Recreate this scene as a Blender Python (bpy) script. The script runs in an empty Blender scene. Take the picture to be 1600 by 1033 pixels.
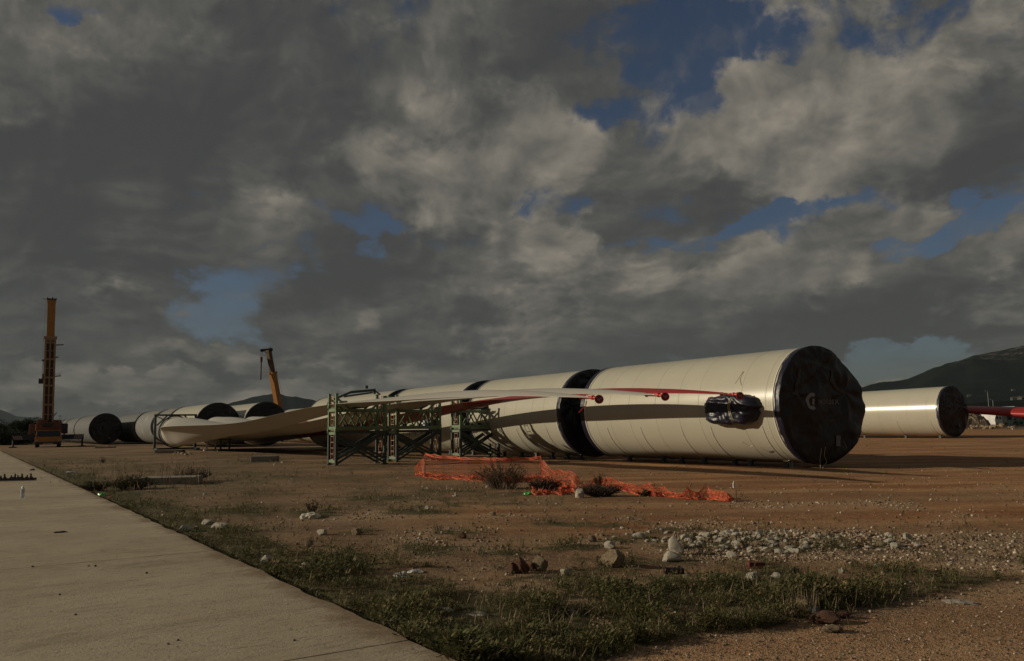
import bpy, math, random
import numpy as np
from mathutils import Vector, Matrix, noise as mnoise
rnd = random.Random(7)
sc = bpy.context.scene
COL = sc.collection

# ------------------------------------------------------------------ camera
FPX, PITCH, ROLL, EYE = 1300.0, math.radians(6.58), math.radians(0.89), 1.65
fw = Vector((0, math.cos(PITCH), math.sin(PITCH)))
r0, u0 = Vector((1, 0, 0)), Vector((0, -math.sin(PITCH), math.cos(PITCH)))
rt = r0 * math.cos(ROLL) - u0 * math.sin(ROLL)
up = u0 * math.cos(ROLL) + r0 * math.sin(ROLL)
cam = bpy.data.cameras.new('camera')
cam.sensor_width = 36; cam.lens = FPX / 1600 * 36; cam.clip_start = 0.1; cam.clip_end = 60000
camo = bpy.data.objects.new('camera', cam); COL.objects.link(camo)
M = Matrix((rt, up, -fw)).transposed().to_4x4(); M.translation = (0, 0, EYE)
camo.matrix_world = M
sc.camera = camo
sc.view_settings.view_transform = 'Standard'; sc.view_settings.look = 'None'
sc.view_settings.exposure = 0.0; sc.view_settings.gamma = 1

def ray(px, py): return fw + rt * ((px - 800) / FPX) + up * ((516.5 - py) / FPX)
def G(px, py, h=0.0):                      # ground point seen at a pixel of the photograph
    d = ray(px, py); t = (h - EYE) / d.z
    return Vector((d.x * t, d.y * t, h))
def atd(px, py, y):                        # point at depth y seen at a pixel
    d = ray(px, py); t = y / d.y
    return Vector((d.x * t, y, EYE + d.z * t))
def proj(p):
    d = Vector(p) - Vector((0, 0, EYE)); w = d.dot(fw)
    return 800 + FPX * d.dot(rt) / w, 516.5 - FPX * d.dot(up) / w

# ------------------------------------------------------------------ sun
SUN_EL, SUN_AZ = math.radians(17.5), math.radians(-89.0)   # azimuth from +Y towards +X
sl = bpy.data.lights.new('sun', 'SUN'); sl.energy = 3.4; sl.angle = math.radians(0.5); sl.color = (1.0, 0.87, 0.65)
so = bpy.data.objects.new('sun', sl); COL.objects.link(so)
sdir = Vector((math.sin(SUN_AZ) * math.cos(SUN_EL), math.cos(SUN_AZ) * math.cos(SUN_EL), math.sin(SUN_EL)))
so.rotation_euler = sdir.to_track_quat('Z', 'Y').to_euler()

# ------------------------------------------------------------------ node helper
class N:
    def __init__(s, tree): s.t = tree; s.n = tree.nodes; s.l = tree.links
    def new(s, ty, **k):
        n = s.n.new(ty)
        for a, v in k.items(): setattr(n, a, v)
        return n
    def _in(s, sock, v):
        if v is None: return
        if isinstance(v, bpy.types.NodeSocket): s.l.new(v, sock)
        else:
            try: sock.default_value = v
            except Exception: sock.default_value = (*v, 1) if len(v) == 3 else v
    def math(s, op, a, b=None, c=None, clamp=False):
        n = s.new('ShaderNodeMath', operation=op, use_clamp=clamp)
        s._in(n.inputs[0], a); s._in(n.inputs[1], b)
        if c is not None: s._in(n.inputs[2], c)
        return n.outputs[0]
    def vmath(s, op, a, b=None):
        n = s.new('ShaderNodeVectorMath', operation=op)
        s._in(n.inputs[0], a)
        if b is not None: s._in(n.inputs[3 if op == 'SCALE' else 1], b)
        return n.outputs[1] if op in ('LENGTH', 'DOT_PRODUCT', 'DISTANCE') else n.outputs[0]
    def noise(s, vec, scale, detail=4, rough=0.55, dist=0.0, out=0, dim='3D'):
        n = s.new('ShaderNodeTexNoise', noise_dimensions=dim)
        if vec is not None: s._in(n.inputs['Vector'], vec)
        n.inputs['Scale'].default_value = scale; n.inputs['Detail'].default_value = detail
        n.inputs['Roughness'].default_value = rough; n.inputs['Distortion'].default_value = dist
        return n.outputs[out]
    def ramp(s, f, lo, hi, a=0.0, b=1.0, smooth=True):
        n = s.new('ShaderNodeMapRange', interpolation_type='SMOOTHSTEP' if smooth else 'LINEAR')
        s._in(n.inputs[0], f)
        for i, v in enumerate((lo, hi, a, b)): s._in(n.inputs[i + 1], v)
        return n.outputs[0]
    def mix(s, f, a, b):
        n = s.new('ShaderNodeMix', data_type='RGBA')
        s._in(n.inputs[0], f); s._in(n.inputs[6], a); s._in(n.inputs[7], b)
        return n.outputs[2]
    def xyz(s, v):
        n = s.new('ShaderNodeSeparateXYZ'); s._in(n.inputs[0], v); return n.outputs
    def comb(s, x, y, z=0.0):
        n = s.new('ShaderNodeCombineXYZ')
        for i, v in enumerate((x, y, z)): s._in(n.inputs[i], v)
        return n.outputs[0]

# ------------------------------------------------------------------ world: Nishita sky behind broken cloud
def azel(px, py):
    d = ray(px, py).normalized()
    return math.atan2(d.x, d.y), math.asin(d.z)
def make_world():
    w = bpy.data.worlds.new('World'); sc.world = w; w.use_nodes = True
    w.node_tree.nodes.clear(); n = N(w.node_tree)
    g = n.new('ShaderNodeTexCoord').outputs['Generated']
    x, y, z = n.xyz(g)
    sky = n.new('ShaderNodeTexSky', sky_type='NISHITA'); sky.sun_disc = False
    sky.sun_elevation = SUN_EL; sky.sun_rotation = SUN_AZ; sky.air_density = 1.0; sky.dust_density = 1.2; sky.ozone_density = 2.2
    blue = n.vmath('MULTIPLY', sky.outputs[0], (0.048, 0.051, 0.060))
    hgrad = n.ramp(z, 0.02, 0.36, .78, 0.60)
    blue = n.vmath('SCALE', blue, hgrad)
    az = n.math('ARCTAN2', x, y); el = n.math('ARCSINE', z)
    p0 = n.comb(az, n.math('MULTIPLY', el, 1.35), 0.0)
    # warp so that blob outlines break up
    wv = n.noise(p0, 4.2, 7, 0.62, 0, 1)
    wv2 = n.noise(p0, 17, 5, 0.6, 0, 1)
    warp = n.vmath('ADD', n.vmath('MULTIPLY', n.vmath('SUBTRACT', wv, (.5, .5, .5)), (.24, .19, 0)),
                   n.vmath('MULTIPLY', n.vmath('SUBTRACT', wv2, (.5, .5, .5)), (.09, .07, 0)))
    q = n.vmath('ADD', n.comb(az, el, 0.0), warp)
    def blobs(lst):
        acc = None
        for px, py, rx, ry, rot, amp in lst:
            a, e = azel(px, py)
            d = n.vmath('SUBTRACT', q, (a, e, 0))
            if rot:
                vr = n.new('ShaderNodeVectorRotate', rotation_type='Z_AXIS'); n._in(vr.inputs['Vector'], d)
                vr.inputs['Angle'].default_value = math.radians(rot); d = vr.outputs[0]
            d = n.vmath('MULTIPLY', d, (1300 / rx, 1300 / ry, 0))
            r = n.vmath('LENGTH', d)
            v = n.ramp(r, 0.1, 1.75, amp, 0.0)
            acc = v if acc is None else n.math('ADD', acc, v)
        return acc
    holes = blobs([(1050, 40, 110, 70, 0, .9), (1190, 20, 120, 45, 0, .7), (1070, 120, 60, 60, 0, .55), (930, 168, 60, 22, 0, .55), (1000, 190, 50, 30, 0, .35),
        (400, 440, 90, 48, -15, .66), (350, 495, 55, 40, 0, .55), (500, 345, 90, 26, 0, .62), (585, 362, 40, 36, 0, .62), (1240, 335, 120, 18, -14, .62),
        (1190, 385, 90, 24, 0, .5), (1440, 365, 80, 26, -12, .75), (1540, 335, 90, 20, -8, .7), (1420, 575, 120, 22, -6, .9), (860, 315, 60, 22, 0, .5),
        (1010, 315, 60, 26, 0, .45), (1030, 385, 80, 16, 0, .45), (100, 12, 50, 22, 0, .6), (1400, 30, 70, 26, 0, .5), (1580, 60, 60, 30, 0, .35), (1570, 150, 60, 26, 0, .3), (1330, 560, 40, 14, 0, .4)])
    lumD = blobs([(430, 200, 230, 120, 15, -0.34), (130, 250, 180, 110, 10, -0.24), (900, 60, 120, 90, 0, -0.2), (210, 430, 170, 70, 10, -0.26), (550, 435, 120, 44, -18, -0.42), (620, 470, 150, 34, 0, -0.22), (1340, 505, 260, 44, -12, -0.46), (1530, 540, 160, 26, -8, -0.3), (260, 555, 170, 44, 0, -0.34), (1520, 235, 110, 90, 20, -0.28), (700, 110, 110, 80, 0, -0.1), (760, 560, 260, 26, 0, -0.16), (980, 300, 60, 100, 0, -0.1), (1180, 560, 170, 26, 0, -0.22), (40, 380, 90, 70, 0, -0.15)])
    lumB = blobs([(1300, 110, 170, 105, 25, 0.5), (1170, 200, 140, 100, 30, 0.42), (1420, 170, 110, 60, 20, 0.2), (1130, 250, 70, 50, 0, 0.2), (830, 225, 80, 64, 0, 0.52), (670, 290, 190, 80, 25, 0.5), (900, 420, 150, 50, 0, 0.18), (560, 270, 60, 40, 0, 0.15), (880, 350, 60, 46, 30, 0.4), (860, 400, 60, 50, 0, 0.2), (1430, 325, 55, 40, 0, 0.44), (1240, 440, 130, 30, -8, 0.4), (1010, 440, 80, 40, 0, 0.22), (110, 40, 60, 26, 30, 0.36), (300, 90, 110, 60, 0, 0.22), (440, 355, 60, 34, 0, 0.2), (150, 470, 110, 50, 0, 0.26), (400, 545, 150, 20, 0, 0.5), (700, 515, 180, 22, -4, 0.26), (180, 612, 360, 24, 0, 0.75), (480, 585, 120, 16, 0, 0.2), (1480, 455, 110, 26, -10, 0.28), (1560, 385, 90, 26, -10, 0.34), (60, 110, 90, 60, 0, 0.12), (1580, 480, 60, 20, 0, 0.2)])
    lum = n.math('ADD', lumD, lumB)
    # fractal clouds, flattened towards the horizon
    vv = n.math('MULTIPLY', n.math('LOGARITHM', n.math('MAXIMUM', n.math('ADD', el, 0.15), .02), math.e), 0.60)
    pp = n.comb(az, vv, 3.7)
    pw = n.vmath('ADD', pp, n.vmath('SCALE', n.vmath('SUBTRACT', n.noise(pp, 3.0, 4, .5, 0, 1), (.5, .5, .5)), .16))
    def dens(v): return n.noise(v, 4.6, 10, 0.52, 0.1)
    d0 = dens(pw); d1 = dens(n.vmath('ADD', pw, (-0.030, 0.030, 0)))
    fine = n.noise(pw, 19, 7, 0.58, 0.15)
    f1 = n.noise(n.vmath('ADD', pw, (-0.008, 0.010, 0)), 19, 7, 0.58, 0.15)
    relief = n.math('ADD', n.math('MULTIPLY', n.math('SUBTRACT', d0, d1), 1.9), n.math('MULTIPLY', n.math('SUBTRACT', fine, f1), .60))
    cov = n.math('ADD', n.math('MULTIPLY', n.math('SUBTRACT', d0, 0.5), 1.7), n.math('MULTIPLY', n.math('SUBTRACT', fine, 0.5), 1.15))
    thick = n.math('SUBTRACT', n.math('ADD', cov, 0.40), holes)
    alpha = n.ramp(thick, -0.30, 0.14, n.ramp(fine, .42, .62, .03, .26), 1.0)
    L0 = n.math('ADD', n.math('ADD', n.math('MULTIPLY', lumD, .62), n.math('MULTIPLY', lumB, .30)), n.math('MULTIPLY', relief, 1.05))
    L0 = n.math('ADD', L0, n.math('ADD', n.math('MULTIPLY', n.math('SUBTRACT', fine, .5), .16), 0.285))
    # sunlit puffs: crisp towards the sun, fading into shade below
    pd = n.noise(n.vmath('ADD', pw, (4.3, 1.7, 2.0)), 7.5, 9, 0.54, 0.1); pd1 = n.noise(n.vmath('ADD', pw, (4.3 - .018, 1.7 + .022, 2.0)), 7.5, 9, 0.54, 0.1)
    pf = n.math('ADD', n.math('ADD', lumB, n.math('MULTIPLY', lumD, .5)), n.math('ADD', n.math('MULTIPLY', n.math('SUBTRACT', pd, .5), 1.5), n.math('MULTIPLY', n.math('SUBTRACT', fine, .5), .5)))
    pm = n.ramp(pf, .02, .42)
    LP = n.math('ADD', n.math('ADD', .47, n.math('MULTIPLY', lumB, .26)), n.math('ADD', n.math('MULTIPLY', n.math('SUBTRACT', pd, pd1), 2.2), n.math('MULTIPLY', n.ramp(pf, .75, .22), .12)))
    LP = n.math('ADD', LP, n.math('ADD', n.math('MULTIPLY', lumD, .5), n.math('MULTIPLY', relief, .5)))
    mx = n.new('ShaderNodeMix', data_type='FLOAT'); n._in(mx.inputs[0], pm); n._in(mx.inputs[2], L0); n._in(mx.inputs[3], LP)
    L = mx.outputs[0]
    cr = n.new('ShaderNodeValToRGB'); n._in(cr.inputs[0], L)
    e = cr.color_ramp.elements
    e[0].position = 0.0; e[0].color = (.054, .055, .055, 1)
    e[1].position = 1.05 if False else 1.0; e[1].color = (.285, .252, .205, 1)
    for pos, c in ((.16, (.066, .067, .065)), (.36, (.092, .091, .084)), (.58, (.142, .134, .116)), (.78, (.205, .187, .157))):
        el_ = e.new(pos); el_.color = (*c, 1)
    col = n.mix(alpha, blue, cr.outputs[0])
    col = n.mix(n.ramp(z, -0.02, 0.0), (.05, .042, .034, 1), col)
    bg = n.new('ShaderNodeBackground'); n._in(bg.inputs[0], col); bg.inputs[1].default_value = 1.0
    out = n.new('ShaderNodeOutputWorld'); n.l.new(bg.outputs[0], out.inputs[0])
make_world()

# ------------------------------------------------------------------ materials
MAT = {}
def mat(name, base, rough=.7, var=.15, scale=3.0, metal=0.0, bump=0.0, bscale=20.0, dirt=None, dscale=2.0, dlo=.5, dhi=.7, coat=0.0, spec=.5, strength=None):
    if name in MAT: return MAT[name]
    m = bpy.data.materials.new(name); m.use_nodes = True; n = N(m.node_tree)
    b = m.node_tree.nodes['Principled BSDF']
    o = n.new('ShaderNodeTexCoord').outputs['Object']
    f = n.noise(o, scale, 6, .6)
    c = n.mix(n.ramp(f, .3, .7), tuple(v * (1 - var) for v in base), tuple(min(1, v * (1 + var)) for v in base))
    if dirt: c = n.mix(n.ramp(n.noise(o, dscale, 8, .65), dlo, dhi), c, dirt)
    n._in(b.inputs['Base Color'], c)
    b.inputs['Roughness'].default_value = rough; b.inputs['Metallic'].default_value = metal
    b.inputs['Specular IOR Level'].default_value = spec; b.inputs['Coat Weight'].default_value = coat
    if bump:
        bp = n.new('ShaderNodeBump'); bp.inputs['Strength'].default_value = bump; bp.inputs['Distance'].default_value = .05
        n._in(bp.inputs['Height'], n.noise(o, bscale, 6, .6)); n.l.new(bp.outputs[0], b.inputs['Normal'])
    MAT[name] = m; return m
cream = mat('cream_paint', (.47, .445, .36), .26, .03, .8, dirt=(.50, .44, .36), dscale=.9, dlo=.55, dhi=.85)
cream_shade = mat('tower_paint_cloud_shade', (.125, .130, .128), .75, .06, .8, spec=.2)  # tower paint darkened to stand for cloud shadow on the far-left sections
cream_halfshade = mat('cream_paint_part_shade', (.175, .176, .168), .7, .05, .8, spec=.25, dirt=(.34, .31, .28), dscale=.7, dlo=.5, dhi=.8)  # same cloud shadow put into the cream, less dark; dirt mottling on top
seamw = mat('white_tape', (.8, .78, .72), .25, .05)
navy = mat('navy_plastic_sheet', (.010, .010, .023), .38, .25, 3, bump=.55, bscale=3)
navyd = mat('navy_plastic_front', (.0085, .0082, .0095), .40, .3, 3, bump=1.0, bscale=2.0, spec=.45)
bladew = mat('blade_white', (.50, .47, .41), .38, .02, .5, dirt=(.50, .45, .38), dscale=.6, dlo=.6, dhi=.9)
bladered = mat('blade_red', (.34, .022, .020), .4, .06, .5)
red = mat('red_plastic', (.50, .03, .025), .45, .1)
reddark = mat('red_reflector', (.20, .012, .014), .35, .1)
chev = mat('chevron_grey', (.30, .22, .21), .5, .1)
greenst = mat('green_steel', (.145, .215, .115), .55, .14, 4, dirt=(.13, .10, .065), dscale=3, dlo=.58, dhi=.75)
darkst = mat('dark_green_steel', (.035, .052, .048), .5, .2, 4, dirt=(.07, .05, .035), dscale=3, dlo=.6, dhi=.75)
rust = mat('rust_orange_rail', (.30, .10, .035), .7, .3, 8)
steel = mat('pale_steel', (.34, .34, .33), .45, .2, 8, metal=.3)
blacks = mat('black_rubber', (.012, .012, .013), .6, .3, 8)
feetm = mat('blue_grey_foot', (.035, .055, .075), .6, .3, 8)
strapm = mat('pale_strap', (.50, .47, .40), .6, .15, 10)
craneo = mat('crane_orange', (.36, .155, .03), .42, .12, 3, dirt=(.20, .09, .03), dscale=2.5, dlo=.55, dhi=.8)
cranet = mat('crane_tan', (.30, .185, .11), .5, .15, 3, dirt=(.2, .1, .06), dscale=2.5, dlo=.5, dhi=.8)
craner = mat('crane_rust_red', (.20, .07, .04), .6, .25, 2.5, dirt=(.08, .03, .022), dscale=2.5, dlo=.45, dhi=.7)
craned = mat('crane_recess', (.030, .012, .010), .7, .3, 4)
darkm = mat('dark_machine', (.02, .021, .024), .55, .3, 4)
bluedk = mat('dark_blue_paint', (.018, .022, .045), .5, .2, 4)
glassd = mat('dark_glass', (.02, .028, .032), .12, .1, 1)
whitep = mat('white_paint', (.6, .6, .58), .5, .1, 2)
greyp = mat('grey_paint', (.22, .23, .24), .55, .15, 2)
textm = mat('grey_print', (.24, .24, .25), .6, .15, 6)
textd = mat('dim_print', (.060, .058, .060), .6, .15, 6)
tanst = mat('tan_strap', (.060, .046, .034), .7, .2, 6)
netm = mat('orange_net', (.56, .095, .034), .55, .12, 2)
twig = mat('dead_twig', (.095, .065, .048), .9, .3, 4)
leafm_ = mat('shrub_leaf', (.045, .060, .022), .7, .35, 6)
leafd = mat('dark_leaf', (.020, .030, .016), .8, .4, 1.2)
trunkm = mat('bark', (.05, .035, .025), .9, .3, 3)
concb = mat('old_concrete_block', (.27, .24, .20), .9, .2, 3, bump=.6, bscale=25, dirt=(.13, .11, .08), dscale=3)
stonew = mat('pale_limestone', (.72, .65, .53), .9, .18, 6, bump=.9, bscale=25, dirt=(.30, .20, .13), dscale=4, dlo=.60, dhi=.78)
stoneb = mat('tan_sandstone', (.36, .27, .17), .9, .2, 6, bump=.9, bscale=25, dirt=(.15, .09, .05), dscale=5)
stoner = mat('red_brown_stone', (.20, .095, .055), .9, .25, 8, bump=.9, bscale=25, dirt=(.10, .06, .04), dscale=6)
brick = mat('fired_brick', (.12, .030, .020), .85, .2, 10, bump=.4, bscale=40)
plasticw = mat('white_film', (.48, .48, .46), .28, .15, 5, bump=.4, bscale=20)
greenbag = mat('green_film', (.05, .45, .07), .35, .15, 8)
bluebag = mat('pale_blue_film', (.25, .42, .48), .3, .15, 8)
yellowf = mat('yellow_flower', (.60, .52, .04), .6, .15, 8)
ochre = mat('ochre_foam', (.38, .24, .09), .8, .15, 8)

# ------------------------------------------------------------------ mesh helper
class MB:
    def __init__(s): s.v = []; s.f = []
    def add(s, vs, fs):
        o = len(s.v); s.v += [tuple(v) for v in vs]; s.f += [tuple(i + o for i in f) for f in fs]; return s
    def box(s, c, d, rz=0.0, taper=1.0):
        c = Vector(c); hx, hy, hz = d[0] / 2, d[1] / 2, d[2] / 2; R = Matrix.Rotation(rz, 3, 'Z')
        vs = []
        for z in (-1, 1):
            k = taper if z > 0 else 1
            for x, y in ((-1, -1), (1, -1), (1, 1), (-1, 1)): vs.append(c + R @ Vector((x * hx * k, y * hy * k, z * hz)))
        return s.add(vs, [(0, 3, 2, 1), (4, 5, 6, 7), (0, 1, 5, 4), (1, 2, 6, 5), (2, 3, 7, 6), (3, 0, 4, 7)])
    def beam(s, p, q, w, h=None, side=None):
        p, q = Vector(p), Vector(q); h = h or w; d = (q - p).normalized()
        a = Vector((0, 0, 1)) if abs(d.z) < .95 else Vector((0, 1, 0))
        if side: a = Vector(side)
        r = d.cross(a).normalized(); u = r.cross(d)
        vs = []
        for e in (p, q):
            for x, y in ((-1, -1), (1, -1), (1, 1), (-1, 1)): vs.append(e + r * x * w / 2 + u * y * h / 2)
        return s.add(vs, [(0, 3, 2, 1), (4, 5, 6, 7), (0, 1, 5, 4), (1, 2, 6, 5), (2, 3, 7, 6), (3, 0, 4, 7)])
    def tube(s, pts, r, k=8, r2=None, cap=True):
        pts = [Vector(p) for p in pts]; n = len(pts); vs = []; prev = None
        for i, p in enumerate(pts):
            d = (pts[min(i + 1, n - 1)] - pts[max(i - 1, 0)]).normalized()
            a = prev if prev else (Vector((0, 0, 1)) if abs(d.z) < .9 else Vector((1, 0, 0)))
            x = d.cross(a).normalized(); y = x.cross(d).normalized(); prev = y
            rr = r if r2 is None else r + (r2 - r) * i / max(1, n - 1)
            for j in range(k):
                t = 2 * math.pi * j / k; vs.append(p + x * rr * math.cos(t) + y * rr * math.sin(t))
        fs = [(i * k + j, i * k + (j + 1) % k, (i + 1) * k + (j + 1) % k, (i + 1) * k + j) for i in range(n - 1) for j in range(k)]
        if cap: fs += [tuple(range(k))[::-1], tuple((n - 1) * k + j for j in range(k))]
        return s.add(vs, fs)
    def lathe_x(s, prof, zc, k=96, a0=0, a1=2 * math.pi, cap=False):   # profile (x, r) about a level axis at height zc
        full = abs(a1 - a0 - 2 * math.pi) < 1e-6; m = k if full else k + 1; vs = []
        for x, r in prof:
            for j in range(m):
                t = a0 + (a1 - a0) * j / k; vs.append((x, r * math.cos(t), zc + r * math.sin(t)))
        fs = []
        for i in range(len(prof) - 1):
            for j in range(k):
                fs.append((i * m + j, (i + 1) * m + j, (i + 1) * m + (j + 1) % m, i * m + (j + 1) % m))
        if cap: fs += [tuple(range(m)), tuple((len(prof) - 1) * m + j for j in range(m))[::-1]]
        return s.add(vs, fs)
    def build(s, name, m, parent=None, smooth=False, angle=None, loc=None):
        me = bpy.data.meshes.new(name); me.from_pydata(s.v, [], s.f); me.materials.append(m); me.update()
        if smooth or angle:
            me.polygons.foreach_set('use_smooth', [True] * len(me.polygons))
            if angle: me.set_sharp_from_angle(angle=math.radians(angle))
        o = bpy.data.objects.new(name, me); COL.objects.link(o)
        if parent: o.parent = parent
        if loc is not None: o.location = loc
        return o
def bevel(o, w=.02, seg=2):
    b = o.modifiers.new('bevel', 'BEVEL'); b.width = w; b.segments = seg; b.limit_method = 'ANGLE'
    return o
def tag(o, label=None, cat=None, group=None, kind=None):
    if label: o['label'] = label
    if cat: o['category'] = cat
    if group: o['group'] = group
    if kind: o['kind'] = kind
    return o
def empty(name, loc, rz=0.0, label=None, cat=None, group=None):
    o = bpy.data.objects.new(name, None); COL.objects.link(o); o.empty_display_size = .2
    o.location = loc; o.rotation_euler = (0, 0, rz); return tag(o, label, cat, group)
def copy_tree(o, parent=None):
    c = o.copy(); COL.objects.link(c)
    if parent: c.parent = parent
    for ch in list(o.children): copy_tree(ch, c)
    return c
def fbm(x, y, z=0.0, o=4):
    v, a = 0.0, 1.0
    for i in range(o):
        v += a * mnoise.noise((x, y, z)); x, y, z, a = x * 2.03 + 7, y * 2.03 + 3, z * 2.03, a * .5
    return v
def sstep(a, b, x):
    t = min(1, max(0, (x - a) / (b - a))) if a != b else float(x > a)
    return t * t * (3 - 2 * t)

# ------------------------------------------------------------------ ground layout (what grows where)
SLAB_H = 0.12
E0 = G(706, 1030, SLAB_H); SU = Vector((-.547, .837, 0)).normalized(); SV = Vector((-.837, -.547, 0)).normalized()
def slab_d(x, y):                                  # metres outside the slab edge (positive on the soil)
    return -((x - E0.x) * SV.x + (y - E0.y) * SV.y)
def gz(x, y):
    r = math.hypot(x, y)
    a = .035 * sstep(3, 8, r) * (1 - sstep(60, 120, r))
    return a * fbm(x * .35, y * .35, 2.0, 4)
def lerp_tab(tab, x):
    if x <= tab[0][0]: return tab[0][1]
    for (a, u), (b, v) in zip(tab, tab[1:]):
        if x <= b: return u + (v - u) * (x - a) / (b - a)
    return tab[-1][1]
PATH = [(600, 1080), (850, 1045), (980, 1018), (1100, 992), (1250, 976), (1400, 950), (1500, 928), (1600, 905), (1800, 880)]
UPPER = [(450, 905), (560, 930), (640, 950), (700, 935), (800, 905), (900, 895), (1000, 872), (1100, 868), (1250, 872), (1400, 872), (1500, 884), (1600, 886), (1800, 880)]
PATCH = [(670, 862, 70, 12), (480, 842, 60, 10), (790, 868, 60, 8), (900, 858, 60, 7), (500, 803, 70, 7), (830, 772, 90, 7), (640, 800, 70, 5), (240, 756, 130, 16), (120, 745, 60, 14),
         (90, 716, 60, 8), (1120, 850, 120, 14), (1260, 858, 120, 12), (1380, 845, 60, 10), (560, 832, 40, 6), (350, 800, 90, 12), (600, 780, 120, 7), (420, 770, 110, 8), (940, 820, 90, 6), (700, 835, 80, 7), (560, 870, 80, 10), (1000, 845, 90, 8), (1040, 830, 60, 6), (700, 768, 80, 5), (760, 790, 60, 4), (150, 722, 80, 6), (395, 722, 60, 4), (430, 745, 90, 4)]
def masks(x, y):
    px, py = proj((x, y, 0)) if y > 2.5 else (800, 3000)
    nz = fbm(x * .8, y * .8, 5.0, 4)
    d = slab_d(x, y)
    g = .95 * (1 - sstep(.7, 2.2, d + nz * .9)) * (1 - .55 * sstep(20, 60, y))
    if d < -.1: g = 0
    up_, lo_ = lerp_tab(UPPER, px), lerp_tab(PATH, px)
    if py > up_ - 90:
        b = (.55 + .45 * sstep(up_, up_ + 65, py + nz * 30)) * sstep(-.35, .20, fbm(x * 1.3, y * 1.3, 21, 4) + .9 * sstep(up_ + 15, up_ + 80, py)) * sstep(up_ - 75, up_ - 10, py + nz * 34) * (1 - sstep(lo_ - 8, lo_ + 10, py + nz * 14))
        b *= 1 - .75 * (1 - sstep(-.42, -.05, fbm(x * 2.1, y * 2.1, 41, 3))); g = max(g, b)
    path = sstep(lo_ - 4, lo_ + 16, py + nz * 10) if d > 0 else 0
    for a, b_, rx, ry in PATCH:
        q = ((px - a) / rx) ** 2 + ((py - b_) / ry) ** 2
        if q < 3.5: g = max(g, (.85 if py > 780 else .6) * (1 - sstep(.0, 1.5, q * .8 + .35 + nz * .9 + .7 * fbm(x * 2.3, y * 2.3, 8, 3))))
    g *= (1 - path)
    # olive tint of thin low growth over the farther yard at left
    thin = sstep(-.45, .25, fbm(x * .22, y * .22, 9, 4)) * (1 - sstep(600, 1250, px + 120 * nz)) * sstep(12, 20, y) * (1 - sstep(45, 90, y))
    red_ = sstep(300, 1100, px + nz * 160) * sstep(6, 16, y) * (.55 + .45 * sstep(-.3, .3, fbm(x * .12, y * .3, 3, 3)))
    gr = path
    q = ((px - 1245) / 225) ** 2 + ((py - 853) / 24) ** 2; gr = max(gr, 1 - sstep(.5, 1.4, q + nz * .6))
    q = ((px - 1560) / 170) ** 2 + ((py - 862) / 34) ** 2; gr = max(gr, .9 * (1 - sstep(.4, 1.3, q + nz * .6)))
    gr = max(gr, .6 * sstep(.05, .6, fbm(x * .5, y * .5, 14, 3)) * (1 - sstep(16, 26, y)))
    if path > .02: gr = min(gr, 1 - .62 * path); red_ = max(red_, .75 * path)
    return g, gr, red_, thin, path
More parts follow.
